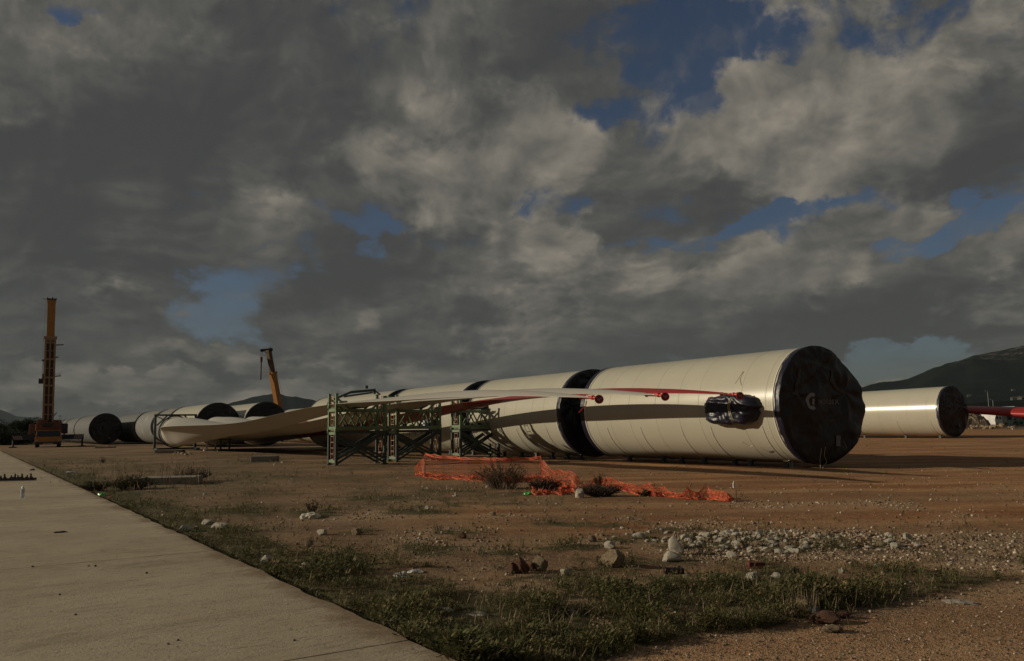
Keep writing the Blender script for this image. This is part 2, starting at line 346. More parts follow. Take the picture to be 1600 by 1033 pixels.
def make_ground():
    angs = sorted(set([round(-60 + i * .3, 3) for i in range(401)] + [60 + i * 10 for i in range(1, 24)]))
    rs = [0.0, 1.5, 2.5, 3.4]
    while rs[-1] < 160: rs.append(rs[-1] * 1.0165)
    while rs[-1] < 40000: rs.append(rs[-1] * 1.25)
    vs, at = [], []
    for r in rs[1:]:
        for a in angs:
            t = math.radians(a); x, y = r * math.sin(t), r * math.cos(t)
            g, gr, rd, th, pa = masks(x, y) if (y > 3 and r < 170 and abs(a) < 58) else (0, 0, .5, .3, 0)
            z = gz(x, y) + g * .035 * (fbm(x * 3, y * 3, 1, 2) + .6) if r < 170 else 0
            vs.append((x, y, z if slab_d(x, y) > .15 else min(z, 0.0) - .02)); at.append((g, gr, rd, th))
    na = len(angs); nr = len(rs) - 1
    fs = [(i * na + j, i * na + (j + 1) % na, (i + 1) * na + (j + 1) % na, (i + 1) * na + j)[::-1] for i in range(nr - 1) for j in range(na)]
    fs.append(tuple(range(na)))
    me = bpy.data.meshes.new('ground'); me.from_pydata(vs, [], fs); me.update()
    me.polygons.foreach_set('use_smooth', [True] * len(me.polygons))
    ca = me.color_attributes.new('cover', 'FLOAT_COLOR', 'POINT')
    ca.data.foreach_set('color', np.array(at, dtype=np.float32).ravel())
    o = bpy.data.objects.new('ground', me); COL.objects.link(o); tag(o, kind='structure')
    m = bpy.data.materials.new('yard_soil'); m.use_nodes = True; n = N(m.node_tree); b = m.node_tree.nodes['Principled BSDF']
    P = n.new('ShaderNodeTexCoord').outputs['Object']
    an = n.new('ShaderNodeAttribute', attribute_name='cover'); gc, rc, bc = n.xyz(an.outputs['Color']); th = an.outputs['Alpha']
    big = n.noise(P, .25, 6, .6); mid = n.noise(P, 2.2, 7, .62); fin = n.noise(P, 17, 6, .65)
    st = n.new('ShaderNodeMapping'); n._in(st.inputs[0], P); st.inputs['Scale'].default_value = (.10, .55, 1); st.inputs['Rotation'].default_value = (0, 0, .08)
    strk = n.noise(st.outputs[0], 1.4, 6, .6)
    c = n.mix(n.ramp(big, .35, .65), (.170, .108, .062, 1), (.290, .195, .120, 1))
    redc = n.mix(n.ramp(strk, .38, .62), (.320, .125, .046, 1), (.540, .285, .130, 1))
    c = n.mix(n.math('MULTIPLY', bc, .85), c, redc)
    c = n.mix(n.math('MULTIPLY', n.ramp(strk, .56, .70), .5), c, (.42, .300, .185, 1))
    c = n.mix(n.math('MULTIPLY', th, n.ramp(n.noise(P, 1.1, 8, .72), .40, .60, .15, .95)), c, (.105, .092, .048, 1))
    # pebbles as voronoi cells
    vo = n.new('ShaderNodeTexVoronoi'); n._in(vo.inputs['Vector'], P); vo.inputs['Scale'].default_value = 26
    vo2 = n.new('ShaderNodeTexVoronoi'); n._in(vo2.inputs['Vector'], P); vo2.inputs['Scale'].default_value = 60
    v1 = n.xyz(vo.outputs['Color'])[0]; v2 = n.xyz(vo2.outputs['Color'])[0]
    peb = n.mix(v1, (.17, .115, .075, 1), (.42, .33, .24, 1))
    pm = n.math('MULTIPLY', n.ramp(vo.outputs['Distance'], .55, .30), n.ramp(n.math('ADD', n.math('MULTIPLY', v2, .0), n.math('ADD', n.math('MULTIPLY', rc, .55), n.math('MULTIPLY', n.xyz(vo.outputs['Color'])[1], .62))), .52, .66))
    c = n.mix(n.math('MULTIPLY', rc, .80), c, n.mix(mid, (.430, .280, .165, 1), (.620, .450, .290, 1)))
    c = n.mix(pm, c, peb)
    peb2 = n.mix(v2, (.10, .06, .04, 1), (.36, .27, .19, 1))
    c = n.mix(n.math('MULTIPLY', n.ramp(vo2.outputs['Distance'], .5, .25), n.ramp(n.xyz(vo2.outputs['Color'])[1], .55, .8)), c, peb2)
    sp = n.noise(P, 5.5, 5, .8); sp2 = n.noise(P, 15, 4, .75)
    c = n.mix(n.ramp(sp2, .55, .68, 0, .55), c, (.42, .31, .21, 1)); c = n.mix(n.ramp(sp2, .45, .34, 0, .6), c, (.070, .042, .024, 1))
    c = n.mix(n.ramp(sp, .54, .66, 0, .45), c, (.40, .29, .19, 1)); c = n.mix(n.ramp(sp, .44, .33, 0, .55), c, (.085, .052, .028, 1))
    gcol = n.mix(n.ramp(mid, .35, .65), (.050, .058, .022, 1), (.125, .100, .052, 1))
    c = n.mix(n.math('MULTIPLY', n.ramp(n.math('ADD', gc, n.math('MULTIPLY', n.math('SUBTRACT', mid, .5), 1.2)), .25, .75), .88), c, gcol)
    c = n.mix(n.ramp(fin, .30, .48, .38, 0), c, (.05, .030, .018, 1))
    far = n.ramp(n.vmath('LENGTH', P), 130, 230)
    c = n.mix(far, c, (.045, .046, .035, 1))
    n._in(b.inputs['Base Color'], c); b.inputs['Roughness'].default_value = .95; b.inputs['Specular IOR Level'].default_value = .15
    h = n.math('ADD', n.math('ADD', n.math('MULTIPLY', fin, .6), n.math('MULTIPLY', mid, 1.4)), n.math('MULTIPLY', pm, .35))
    h = n.math('ADD', h, n.math('MULTIPLY', n.ramp(vo2.outputs['Distance'], .5, .1), .3))
    bp = n.new('ShaderNodeBump'); bp.inputs['Strength'].default_value = 1.0; bp.inputs['Distance'].default_value = .032
    n._in(bp.inputs['Height'], h); n.l.new(bp.outputs[0], b.inputs['Normal'])
    me.materials.append(m)
make_ground()

def make_slab():
    # panels poured along the edge, 12 mm joints between them
    j = G(640, 1000, SLAB_H); s0 = (j - E0).dot(SU)
    j2 = G(338, 860, SLAB_H); s1 = (j2 - E0).dot(SU)
    L = s1 - s0; d0 = 16.0
    m = bpy.data.materials.new('slab_concrete'); m.use_nodes = True; n = N(m.node_tree); b = m.node_tree.nodes['Principled BSDF']
    P = n.new('ShaderNodeTexCoord').outputs['Object']
    mp = n.new('ShaderNodeVectorRotate', rotation_type='Z_AXIS'); n._in(mp.inputs['Vector'], P); mp.inputs['Angle'].default_value = math.radians(-36)
    sq = n.vmath('MULTIPLY', mp.outputs[0], (.42, 3.0, 1))
    br = n.noise(sq, 2.6, 9, .70); br2 = n.noise(n.vmath('ADD', sq, (9, 4, 0)), 9, 6, .7)
    c = n.mix(n.ramp(n.noise(P, .45, 7, .62), .32, .68), (.370, .305, .215, 1), (.490, .420, .310, 1))
    c = n.mix(n.ramp(br, .50, .70, 0, .34), c, (.150, .120, .090, 1)); c = n.mix(n.ramp(br2, .56, .64, 0, .6), c, (.13, .10, .075, 1)); c = n.mix(n.ramp(br, .44, .30, 0, .4), c, (.46, .40, .31, 1))
    c = n.mix(n.ramp(n.noise(P, 1.3, 10, .72, .6), .54, .72, 0, .6), c, (.18, .14, .10, 1))
    c = n.mix(n.ramp(n.noise(P, 38, 4, .8), .55, .66, 0, .75), c, (.14, .11, .08, 1))
    c = n.mix(n.ramp(n.noise(P, 30, 5, .7), .3, .75, .0, .35), c, (.36, .30, .24, 1))
    vo = n.new('ShaderNodeTexVoronoi'); n._in(vo.inputs['Vector'], P); vo.inputs['Scale'].default_value = 7.0
    c = n.mix(n.math('MULTIPLY', n.ramp(vo.outputs['Distance'], .10, .05), n.ramp(n.xyz(vo.outputs['Color'])[0], .72, .78)), c, (.05, .04, .03, 1))
    vc = n.new('ShaderNodeTexVoronoi', feature='DISTANCE_TO_EDGE'); n._in(vc.inputs['Vector'], n.vmath('ADD', P, n.vmath('SCALE', n.noise(P, 1.5, 5, .6, 0, 1), .9))); vc.inputs['Scale'].default_value = .55
    c = n.mix(n.math('MULTIPLY', n.ramp(vc.outputs['Distance'], .006, .001), n.ramp(n.noise(P, .6, 3), .56, .62, 0, .4)), c, (.09, .07, .055, 1))
    ed = n.vmath('DOT_PRODUCT', n.vmath('SUBTRACT', P, tuple(E0)), tuple(SV))
    ed = n.math('ADD', ed, n.math('MULTIPLY', n.math('SUBTRACT', n.noise(P, 1.8, 7, .7), .5), 1.1))
    c = n.mix(n.ramp(ed, .28, -.05, 0, .8), c, (.20, .135, .080, 1))
    tr_ = n.noise(n.vmath('MULTIPLY', mp.outputs[0], (.05, 1.1, 1)), 2.0, 3, .5)
    c = n.mix(n.ramp(tr_, .50, .72, 0, .16), c, (.15, .12, .09, 1))
    n._in(b.inputs['Base Color'], c); b.inputs['Roughness'].default_value = .9; b.inputs['Specular IOR Level'].default_value = .2
    bp = n.new('ShaderNodeBump'); bp.inputs['Strength'].default_value = .8; bp.inputs['Distance'].default_value = .012
    n._in(bp.inputs['Height'], n.math('ADD', n.noise(P, 45, 6, .7), n.math('MULTIPLY', br, 1.2))); n.l.new(bp.outputs[0], b.inputs['Normal'])
    mb = MB(); g = .011
    ks = range(-3, 22)
    cols = [(0, d0)] + [(d0 + i * 6.0, d0 + (i + 1) * 6.0) for i in range(8)]
    for k in ks:
        a0, a1 = s0 + k * L + g, s0 + (k + 1) * L - g
        for ci, (b0, b1) in enumerate(cols):
            nseg = 40 if (ci == 0 and k < 8) else 1
            vt = []
            for i in range(nseg + 1):
                s = a0 + (a1 - a0) * i / nseg
                w0 = (.05 * fbm(s * 1.3, 3.1, 0, 5) if ci == 0 else g)
                for bb in (b0 + w0, b1 - g):
                    p = E0 + SU * s + SV * bb
                    vt.append((p.x, p.y, SLAB_H)); vt.append((p.x, p.y, -.15))
            fs = []
            for i in range(nseg):
                q = i * 4
                fs += [(q, q + 4, q + 6, q + 2), (q, q + 1, q + 5, q + 4), (q + 2, q + 6, q + 7, q + 3)]
            e = nseg * 4
            fs += [(0, 2, 3, 1), (e, e + 1, e + 3, e + 2)]
            mb.add(vt, fs)
    # dirt that fills the joints
    o = mb.build('pavement', m); tag(o, kind='structure')
    p0 = E0 + SU * (s0 - 3 * L) + SV * .05; p1 = E0 + SU * (s0 + 22 * L) + SV * .05; p2, p3 = p1 + SV * 49, p0 + SV * 49
    mb = MB(); mb.add([(p.x, p.y, SLAB_H - .012) for p in (p0, p1, p2, p3)], [(0, 1, 2, 3)])
    tag(mb.build('joint_dirt', mat('joint_dirt', (.05, .04, .03), .95)), kind='structure')
make_slab()

# ------------------------------------------------------------------ hills
def hill(name, sky_, dist, depth, base, rough, colr, seed):
    px0, px1 = sky_[0][0], sky_[-1][0]; na, nr = 260, 46; vs = []
    for i in range(na + 1):
        px = px0 + (px1 - px0) * i / na
        hz = lerp_tab(sky_, px); top = atd(px, hz, dist)
        for j in range(nr + 1):
            t = j / nr; y = dist - depth + depth * 1.5 * t
            k = sstep(0, .667, t) ** 1.25 if t < .667 else 1 - .8 * sstep(.667, 1, t)
            x = top.x / dist * y
            ns = fbm(x / rough, y / rough, seed, 5)
            z = max(-8, (top.z) * k * (1 + (.22 * ns * (1 - sstep(.5, .66, t)) + .02 * ns)) - 6 * (1 - k))
            vs.append((x, y, z))
    fs = [(i * (nr + 1) + j, (i + 1) * (nr + 1) + j, (i + 1) * (nr + 1) + j + 1, i * (nr + 1) + j + 1) for i in range(na) for j in range(nr)]
    me = bpy.data.meshes.new(name); me.from_pydata(vs, [], fs); me.update(); me.polygons.foreach_set('use_smooth', [True] * len(me.polygons))
    m = bpy.data.materials.new(name + '_cover'); m.use_nodes = True; n = N(m.node_tree); b = m.node_tree.nodes['Principled BSDF']
    P = n.new('ShaderNodeTexCoord').outputs['Object']
    c = n.mix(n.ramp(n.noise(P, .012, 8, .68), .38, .62), colr[0], colr[1])
    zz = n.xyz(P)[2]
    rock = n.math('MULTIPLY', n.ramp(n.noise(P, .02, 8, .7), .52, .60), n.ramp(zz, colr[3], colr[3] * 1.25))
    c = n.mix(rock, c, colr[2])
    n._in(b.inputs['Base Color'], c); b.inputs['Roughness'].default_value = 1; b.inputs['Specular IOR Level'].default_value = 0
    me.materials.append(m)
    o = bpy.data.objects.new(name, me); COL.objects.link(o); tag(o, kind='structure'); return o
hill('hill', [(1180, 640), (1300, 622), (1345, 608), (1362, 604), (1400, 600), (1420, 597), (1440, 586), (1460, 577), (1480, 570), (1505, 562), (1520, 556), (1545, 551), (1575, 546), (1600, 543), (1700, 520), (1900, 500), (2200, 540)],
     3600, 2100, 0, 420, ((.006, .009, .009), (.012, .016, .014), (.10, .085, .07), 180), 1.0)
hill('hill', [(250, 660), (330, 641), (355, 633), (380, 627), (400, 622), (412, 619), (425, 617), (438, 618), (448, 622), (462, 622), (475, 625), (490, 628), (510, 634), (540, 640), (640, 655), (760, 662)],
     5200, 2200, 0, 500, ((.008, .012, .013), (.015, .020, .020), (.05, .05, .04), 9999), 4.0)
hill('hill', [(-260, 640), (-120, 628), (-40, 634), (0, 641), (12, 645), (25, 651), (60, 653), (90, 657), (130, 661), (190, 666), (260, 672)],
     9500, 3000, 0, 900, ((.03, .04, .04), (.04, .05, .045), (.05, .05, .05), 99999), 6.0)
hill('hill', [(-500, 672), (100, 671), (400, 668), (800, 661), (1100, 653), (1340, 645), (1420, 638), (1500, 633), (1560, 628), (1650, 622), (1900, 620)],
     1500, 700, 0, 200, ((.008, .010, .009), (.018, .020, .016), (.07, .06, .045), 99999), 8.0)

# ------------------------------------------------------------------ tower sections
AD = math.radians(33); DA = Vector((-math.sin(AD), math.cos(AD), 0))
PA = Vector((11.08, 30.36, 0))
def cover_x(r, t, R, seed, sag):
    k = r / R
    w = .055 * fbm(math.cos(t) * 2.2 * k + seed, math.sin(t) * 2.2 * k, seed * 3.1, 4) * 1.6
    fold = .014 * k * math.sin(t * 31 + 3 * fbm(t * 2, k * 2, seed, 3)) * max(0, math.sin(t)) ** .5 if math.sin(t) > 0 else 0
    Y, Z = r * math.cos(t), r * math.sin(t); drape = 0
    for ay, az_, fr in ((1.45, .38, 7), (-1.15, .45, 8), (.1, 1.5, 9)):
        dy, dz_ = Y - ay, Z - az_; ds = math.hypot(dy, dz_)
        drape += .055 * math.sin(math.atan2(dy, dz_) * fr + 2.2 * mnoise.noise((Y * .9, Z * .5, seed + ay))) * math.exp(-ds / 1.7) * sstep(0, .35, ds)
    w += drape * (1 - .9 * math.exp(-((Y + .1) ** 2 + (Z + .1) ** 2) / .9))
    dia = .04 * abs(mnoise.noise(((math.cos(t) * k) * 3.2 + (math.sin(t) * k) * 2.1, (math.sin(t) * k) * .8, seed)))
    return -(.10 + .16 * (1 - k * k) + w + fold - dia + sag * .30 * sstep(.25, 1, k) * max(0, -math.sin(t) * .4 - math.cos(t)) * .8)
def end_cover(parent, R, zc, seed, sag=0.0, skirt=.20, nr=34, na=140, name='end_cover'):
    mb = MB(); vs = []
    rr = [i / nr for i in range(nr + 1)]
    for k in rr:
        for j in range(na):
            t = 2 * math.pi * j / na; r = k * (R + .035); ex = 0
            if sag:   # loose sheet stands off the rim on the lee side
                a = math.atan2(math.sin(t), -math.cos(t))
                ex = sag * (1 + .22 * fbm(math.cos(t) * 3, math.sin(t) * 3, seed, 3)) * (.36 * math.exp(-((a + .10) / .55) ** 2) + .16 * math.exp(-((a - .42) / .16) ** 2) + .12 * math.exp(-((a + .75) / .3) ** 2)) * sstep(.72, 1, k)
            x = cover_x(r, t, R, seed, sag)
            if k > .96: x *= .55
            y = (r + ex) * math.cos(t); z = zc + (r + ex * .3) * math.sin(t)
            vs.append((x, y, z))
    for q, (x, dr) in enumerate(((.02, .03), (skirt * .5, .028), (skirt, .022), (skirt, .0))):
        for j in range(na):
            t = 2 * math.pi * j / na; a = math.atan2(math.sin(t), -math.cos(t))
            ex = sag * .22 * math.exp(-((a + .10) / .55) ** 2) * (1 - q / 3)
            wr = .022 * fbm(math.cos(t) * 9, math.sin(t) * 9, seed + q * 5, 3)
            r = R + dr + max(-.01, wr) + ex
            vs.append((x + .045 * fbm(math.cos(t) * 7, math.sin(t) * 7, seed, 4) * (q > 1), r * math.cos(t), zc + r * math.sin(t)))
    n = nr + 5
    fs = [(i * na + j, i * na + (j + 1) % na, (i + 1) * na + (j + 1) % na, (i + 1) * na + j)[::-1] for i in range(n - 1) for j in range(na)]
    mb.add(vs, fs)
    o_ = mb.build(name, navyd, parent, smooth=True); o_.data.materials.append(navy)
    mi = [0] * len(o_.data.polygons)
    for q in range((nr - 1) * na, len(mi)): mi[q] = 1
    o_.data.polygons.foreach_set('material_index', mi); return o_
def tape_ring(mb, x, R, zc, w=.05):
    mb.lathe_x([(x, R + .004), (x, R + .030), (x + w, R + .030), (x + w, R + .004)], zc, 96)
def print_on(parent, txt, size, y, z, R, zc, seed, sag, m, name='lettering'):
    cu = bpy.data.curves.new('t', 'FONT'); cu.body = txt; cu.size = size; cu.align_x = 'LEFT'; cu.resolution_u = 3; cu.space_character = 1.15
    to = bpy.data.objects.new('t', cu); COL.objects.link(to); bpy.context.view_layer.update()
    me = bpy.data.meshes.new_from_object(to.evaluated_get(bpy.context.evaluated_depsgraph_get())); bpy.data.objects.remove(to)
    vs = []
    for v in me.vertices:
        yy, zz = -(y + v.co.x * 1.15), z + v.co.y
        vs.append((cover_x(math.hypot(yy, zz), math.atan2(zz, yy), R, seed, sag) - .03, yy, zc + zz))
    mb = MB(); mb.add(vs, [tuple(p.vertices) for p in me.polygons]); bpy.data.meshes.remove(me)
    return mb.build(name, m, parent)
def on_cover(mb, pts, w, R, zc, seed, sag, lift=.02):   # a flat strip following the cover: pts are (y, z)
    vs = []; P = [Vector((-a, b)) for a, b in pts]; Q = []
    for a, b in zip(P, P[1:]):
        for i in range(6): Q.append(a.lerp(b, i / 6))
    Q.append(P[-1])
    for i, p in enumerate(Q):
        d = (Q[min(i + 1, len(Q) - 1)] - Q[max(i - 1, 0)]).normalized(); s = Vector((-d.y, d.x)) * w / 2
        for e in (p + s, p - s):
            vs.append((cover_x(e.length, math.atan2(e.y, e.x), R, seed, sag) - lift, e.x, zc + e.y))
    mb.add(vs, [(2 * i, 2 * i + 1, 2 * i + 3, 2 * i + 2) for i in range(len(Q) - 1)])
def section(pos, length, R, label, r2=None, seed=1.0, sag=0.0, seams=None, shade_mat=False, near_cover=True, far_cover=True, logo=None, direc=DA, straps=(), sides=96):
    rz = math.atan2(direc.y, direc.x); r2 = r2 or R; zc = R + .14; paint = shade_mat if shade_mat else cream
    o = empty('tower_section', pos, rz, label, 'tower section', 'wind turbine tower sections lying in the yard')
    seams = seams or [length * f for f in (.09, .30, .52, .75, .93)]
    prof = [(0, R)]
    for s in seams:
        rr = R + (r2 - R) * s / length
        prof += [(s - .035, rr), (s - .02, rr + .007), (s + .02, rr + .007), (s + .035, rr)]
    prof.append((length, r2))
    mb = MB(); mb.lathe_x(prof, zc, sides, cap=True); mb.build('shell', paint, o, angle=14)
    if near_cover:
        end_cover(o, R, zc, seed, sag)
        tr = MB(); tape_ring(tr, .27, R, zc, .025); tr.build('retaining_ring', seamw, o, angle=30)
    if far_cover:
        mb = MB(); mb.lathe_x([(length - .22, r2 + .004), (length - .21, r2 + .035), (length + .05, r2 + .03), (length + .16, r2 * .9), (length + .25, r2 * .4), (length + .26, .01)], zc, 72)
        mb.build('end_cover', navy, o, angle=40)
        tr = MB(); tape_ring(tr, length - .30, r2, zc, .04); tr.build('retaining_ring', seamw, o, angle=30)
    for s in straps:
        mb = MB(); rr = R + (r2 - R) * s / length
        mb.lathe_x([(s, rr + .003), (s, rr + .016), (s + .05, rr + .016), (s + .05, rr + .003)], zc, 24, math.radians(-88), math.radians(-20))
        mb.build('tie_strap', strapm, o, angle=30)
    if logo == 'full':
        print_on(o, 'NORDEX', .24, -.42, .02, R, zc, seed, sag, textm)
        print_on(o, 'DELTA4000', .13, -.36, -.62, R, zc, seed, sag, textd)
        mb = MB()
        arc = [(-.66 + .20 * math.cos(a), .12 + .24 * math.sin(a)) for a in [math.radians(60 + i * 24) for i in range(11)]]
        on_cover(mb, arc, .13, R, zc, seed, sag, .012); on_cover(mb, [(-.60, .00), (-.60, .22)], .10, R, zc, seed, sag, .012)
        mb.build('emblem', textm, o)
        mb = MB(); on_cover(mb, [(.60, -1.50), (.63, -1.12)], .25, R, zc, seed, sag, .025); mb.build('sticker', mat('grey_sticker', (.16, .17, .19), .5), o)
        for pts in ([(.60, 1.30), (.58, 1.05), (.42, .88), (.78, .55), (1.22, .42)], [(-1.1, 1.28), (-1.2, .95), (-1.42, .62), (-1.48, .42)], [(-1.62, .36), (-1.5, .42), (-1.40, .30)]):
            mb = MB(); on_cover(mb, pts, .09, R, zc, seed, sag, .03); mb.build('sheet_strap', tanst, o)
        cords = [[(-.35, -1.55), (-.45, -1.95), (-.42, -2.28)], [(-.12, -1.5), (-.2, -1.8), (-.05, -2.05), (-.3, -2.26)], [(.95, -1.35), (1.15, -1.6), (1.3, -1.95)], [(1.1, -1.2), (1.45, -1.55), (1.3, -1.7)]]
        for pts in cords:
            mb = MB(); mb.tube([(-.30 + .02 * i, -y, zc + z) for i, (y, z) in enumerate(pts)], .008, 5); mb.build('cord', strapm, o)
    elif logo:
        print_on(o, 'NORDEX', .22, -.40, .0, R, zc, seed, sag, textd if logo == 'dim' else textm)
        mb = MB(); on_cover(mb, [(-.58 + .14 * math.cos(a), .08 + .16 * math.sin(a)) for a in [math.radians(60 + i * 30) for i in range(9)]], .09, R, zc, seed, sag, .012); mb.build('emblem', textd if logo == 'dim' else textm, o)
        mb = MB(); on_cover(mb, [(.50, -1.40), (.52, -1.15)], .2, R, zc, seed, sag, .025); mb.build('sticker', mat('grey_sticker', (.16, .17, .19), .5), o)
    return o
A1 = section(PA, 11.3, 2.12, 'nearest cream tower section with loose black cover and grey lettering at right', seed=2.3, sag=.95, logo='full',
             seams=[.62, 1.75, 3.9, 5.0, 6.35, 8.0, 9.3, 10.3], straps=[.9, 3.4, 5.0, 7.4, 9.6])
A2 = section(PA + DA * 13.0, 8.9, 2.12, 'cream tower section right behind the nearest one, with the scaffold shadow on its side', seed=5.1, seams=[1.4, 2.4, 3.9, 5.0, 6.2, 7.9], straps=[1.3, 2.6, 4.0, 5.4])
A3 = section(PA + DA * 23.2, 9.8, 2.12, 'cream tower section behind the two right-hand green frames, with a small wrapped hatch', seed=7.7, straps=[1.6, 3.2, 5.0])
A4 = section(PA + DA * 34.2, 15.0, 2.12, 'cream tower section behind the left green frame, its rounded far end against the hills', seed=9.2)
B1p = atd(341, 660, 86); B1p.z = 0
section(B1p, 14.2, 2.2, 'cream tower section with a black cover just above the blade root', seed=3.3)
section(B1p + DA * 15.0, 22.0, 2.2, 'cloud-shaded cream ringed tower section left of the blade root frame', seed=4.4, shade_mat=cream_halfshade, seams=[3, 6.2, 9.8, 11.0, 12.2, 15.5, 19])
section(B1p + DA * 38.2, 20, 2.2, 'far end tower section in the row between the two black covers at left', seed=4.9, shade_mat=cream_shade)
B2p = atd(416, 660, 86); B2p.z = 0
section(B2p, 15, 2.2, 'cream tower section with a wrinkled black cover in front of the small crane boom', seed=6.6)
B3p = atd(520, 655, 99); B3p.z = 0
section(B3p, 15, 2.12, 'cream tower section lying right of the small crane boom, mostly hidden by blades', seed=8.6)
Lp = atd(165, 671, 116.7); Lp.z = 0
section(Lp, 19.2, 2.1, 'tower section with a round black cover beside the big yellow crane', seed=1.4, shade_mat=cream_shade, logo='dim')
section(Lp + DA * 20.0, 17, 2.1, 'tower section behind the round black cover at left', seed=1.7, shade_mat=cream_shade)
section(Lp + DA * 38.0, 14, 2.1, 'hindmost tower section right behind the big yellow crane', seed=1.9, shade_mat=cream_shade)
Tp = atd(1490, 660, 75.5); Tp.z = 0
section(Tp, 25, 2.26, 'far right cream tower section alone on the open ground, with a black cover', r2=1.95, seed=6.1, logo='dim', sag=.35, seams=[1.2, 3.1, 6.0, 9.5, 13, 17, 21], straps=[.9, 4.2, 8.5])

# wrapped hatch covers (they stand proud of the shell they belong to)
def hatch(parent, s, zc_off, R, w, h, seed, cord=True):
    zc = R + .14; na, nb = 40, 26; vs = []
    ang0 = zc_off
    for i in range(na + 1):
        for j in range(nb + 1):
            u, v = i / na * 2 - 1, j / nb * 2 - 1
            k = (1 - abs(u) ** 4) * (1 - abs(v) ** 4)
            pr = .50 * min(1, k * 1.25) ** .6 * (1 + .14 * fbm(u * 2 + seed, v * 2, seed, 3)) - .07 * abs(math.sin(u * 6 - v * 5 + 2.6 * fbm(u, v, seed, 2))) * k + .05 * fbm(u * 5, v * 4, seed + 4, 3) * k
            cu = s + u * w / 2 * (1 - .14 * v * v + .13 * fbm(v * 2.4, seed, u * 1.2, 3))
            a = ang0 + v * h / 2 / R * (1 - .15 * u * u + .14 * fbm(u * 2.4, seed + 7, v, 3))
            r = R + .01 + max(0, pr); vs.append((cu, r * math.cos(a), zc + r * math.sin(a)))
    mb = MB(); mb.add(vs, [(i * (nb + 1) + j, (i + 1) * (nb + 1) + j, (i + 1) * (nb + 1) + j + 1, i * (nb + 1) + j + 1) for i in range(na) for j in range(nb)])
    c = mb.build('hatch_cover', navy, parent, smooth=True)
    if cord:
        mb = MB()
        for off in (-.30, -.37):
            pts = []
            for i in range(15):
                v = i / 14 * 2 - 1; a = ang0 + v * h / 2 / R * 1.12
                r = R + .05 + .52 * (1 - abs(v) ** 3); pts.append((s + off + .03 * math.sin(i), r * math.cos(a), zc + r * math.sin(a)))
            mb.tube(pts, .014, 5)
        a = ang0 - .52
        mb.tube([(s - .3, (R + .3) * math.cos(a), zc + (R + .3) * math.sin(a)), (s - .5, (R + .25) * math.cos(a - .1), zc + (R + .25) * math.sin(a - .1)), (s - .75, (R + .3) * math.cos(a - .05), zc + (R + .3) * math.sin(a - .05))], .014, 5)
        a = ang0 + .55
        mb.tube([(s - .2, (R + .2) * math.cos(ang0 + .42), zc + (R + .2) * math.sin(ang0 + .42)), (s - .15, (R + .05) * math.cos(a), zc + (R + .05) * math.sin(a)), (s - .2, (R + .03) * math.cos(a + .15), zc + (R + .03) * math.sin(a + .15))], .012, 5)
        mb.build('cord', mat('yellow_cord', (.50, .45, .28), .6), c)
    return c
hatch(A1, 2.12, -.05, 2.12, 2.6, 1.10, 3.0)
hatch(A3, 3.0, -.06, 2.12, 2.0, 1.1, 5.0, cord=False)

# steel feet
def foot_proto():
    o = empty('ground_block', (0, 0, 0))
    mb = MB(); mb.box((0, 0, .03), (.34, .30, .06)); mb.build('base', feetm, o)
    mb = MB(); mb.box((0, 0, .19), (.22, .18, .26), taper=.8); mb.build('block', feetm, o)
    mb = MB(); mb.box((0, 0, .35), (.30, .24, .06)); mb.build('pad', mat('tan_pad', (.13, .09, .055), .8), o)
    return o
fp = foot_proto(); first = True
ORD = ['first', 'second', 'third', 'fourth', 'fifth', 'sixth', 'seventh']
def feet(sec_pos, ts, R, side, lab, direc=DA):
    global first
    nrm = Vector((-direc.y, direc.x, 0)) if side > 0 else Vector((direc.y, -direc.x, 0))
    for q, t in enumerate(ts):
        if first: o = fp; first = False
        else: o = copy_tree(fp)
        p = sec_pos + direc * t + nrm * .74
        z = R + .14 - math.sqrt(R * R - .74 ** 2) 
        o.location = (p.x, p.y, 0); o.rotation_euler = (0, 0, math.atan2(direc.y, direc.x)); o.scale = (.8, .8, z / .40)
        tag(o, f'{ORD[q]} blue-grey steel block from the black cover, {lab}', 'support block', 'steel feet under the tower sections')
feet(PA, [.9, 2.6, 3.4, 5.0, 6.3, 7.4, 9.6], 2.12, 1, 'under the nearest tower section')
feet(PA + DA * 13, [.2, 1.3, 2.6, 4.0, 5.4, 7.2], 2.12, 1, 'under the section with the scaffold shadow')
feet(PA + DA * 23.2, [.4, 1.6, 3.2, 5.0], 2.12, 1, 'under the section behind the green trestles')
feet(Tp, [.9, 4.2, 8.5], 2.26, 1, 'under the lone far right section')
# loose ratchet strap ends by the near end
o = empty('jack_stand', G(1238, 731), AD, 'pale ringed jack stand under the black cover edge of the nearest section', 'jack')
mb = MB(); mb.tube([(.0, 0, .05 + .2 * 0), (0, 0, .42)], .05, 10); mb.build('post', steel, o)
mb = MB(); mb.tube([(.12 * math.cos(a), .03, .22 + .19 * math.sin(a)) for a in [i * .4 for i in range(17)]], .025, 6); mb.build('ring', steel, o)
mb = MB(); mb.box((0, 0, .025), (.3, .3, .05)); mb.build('base', steel, o)

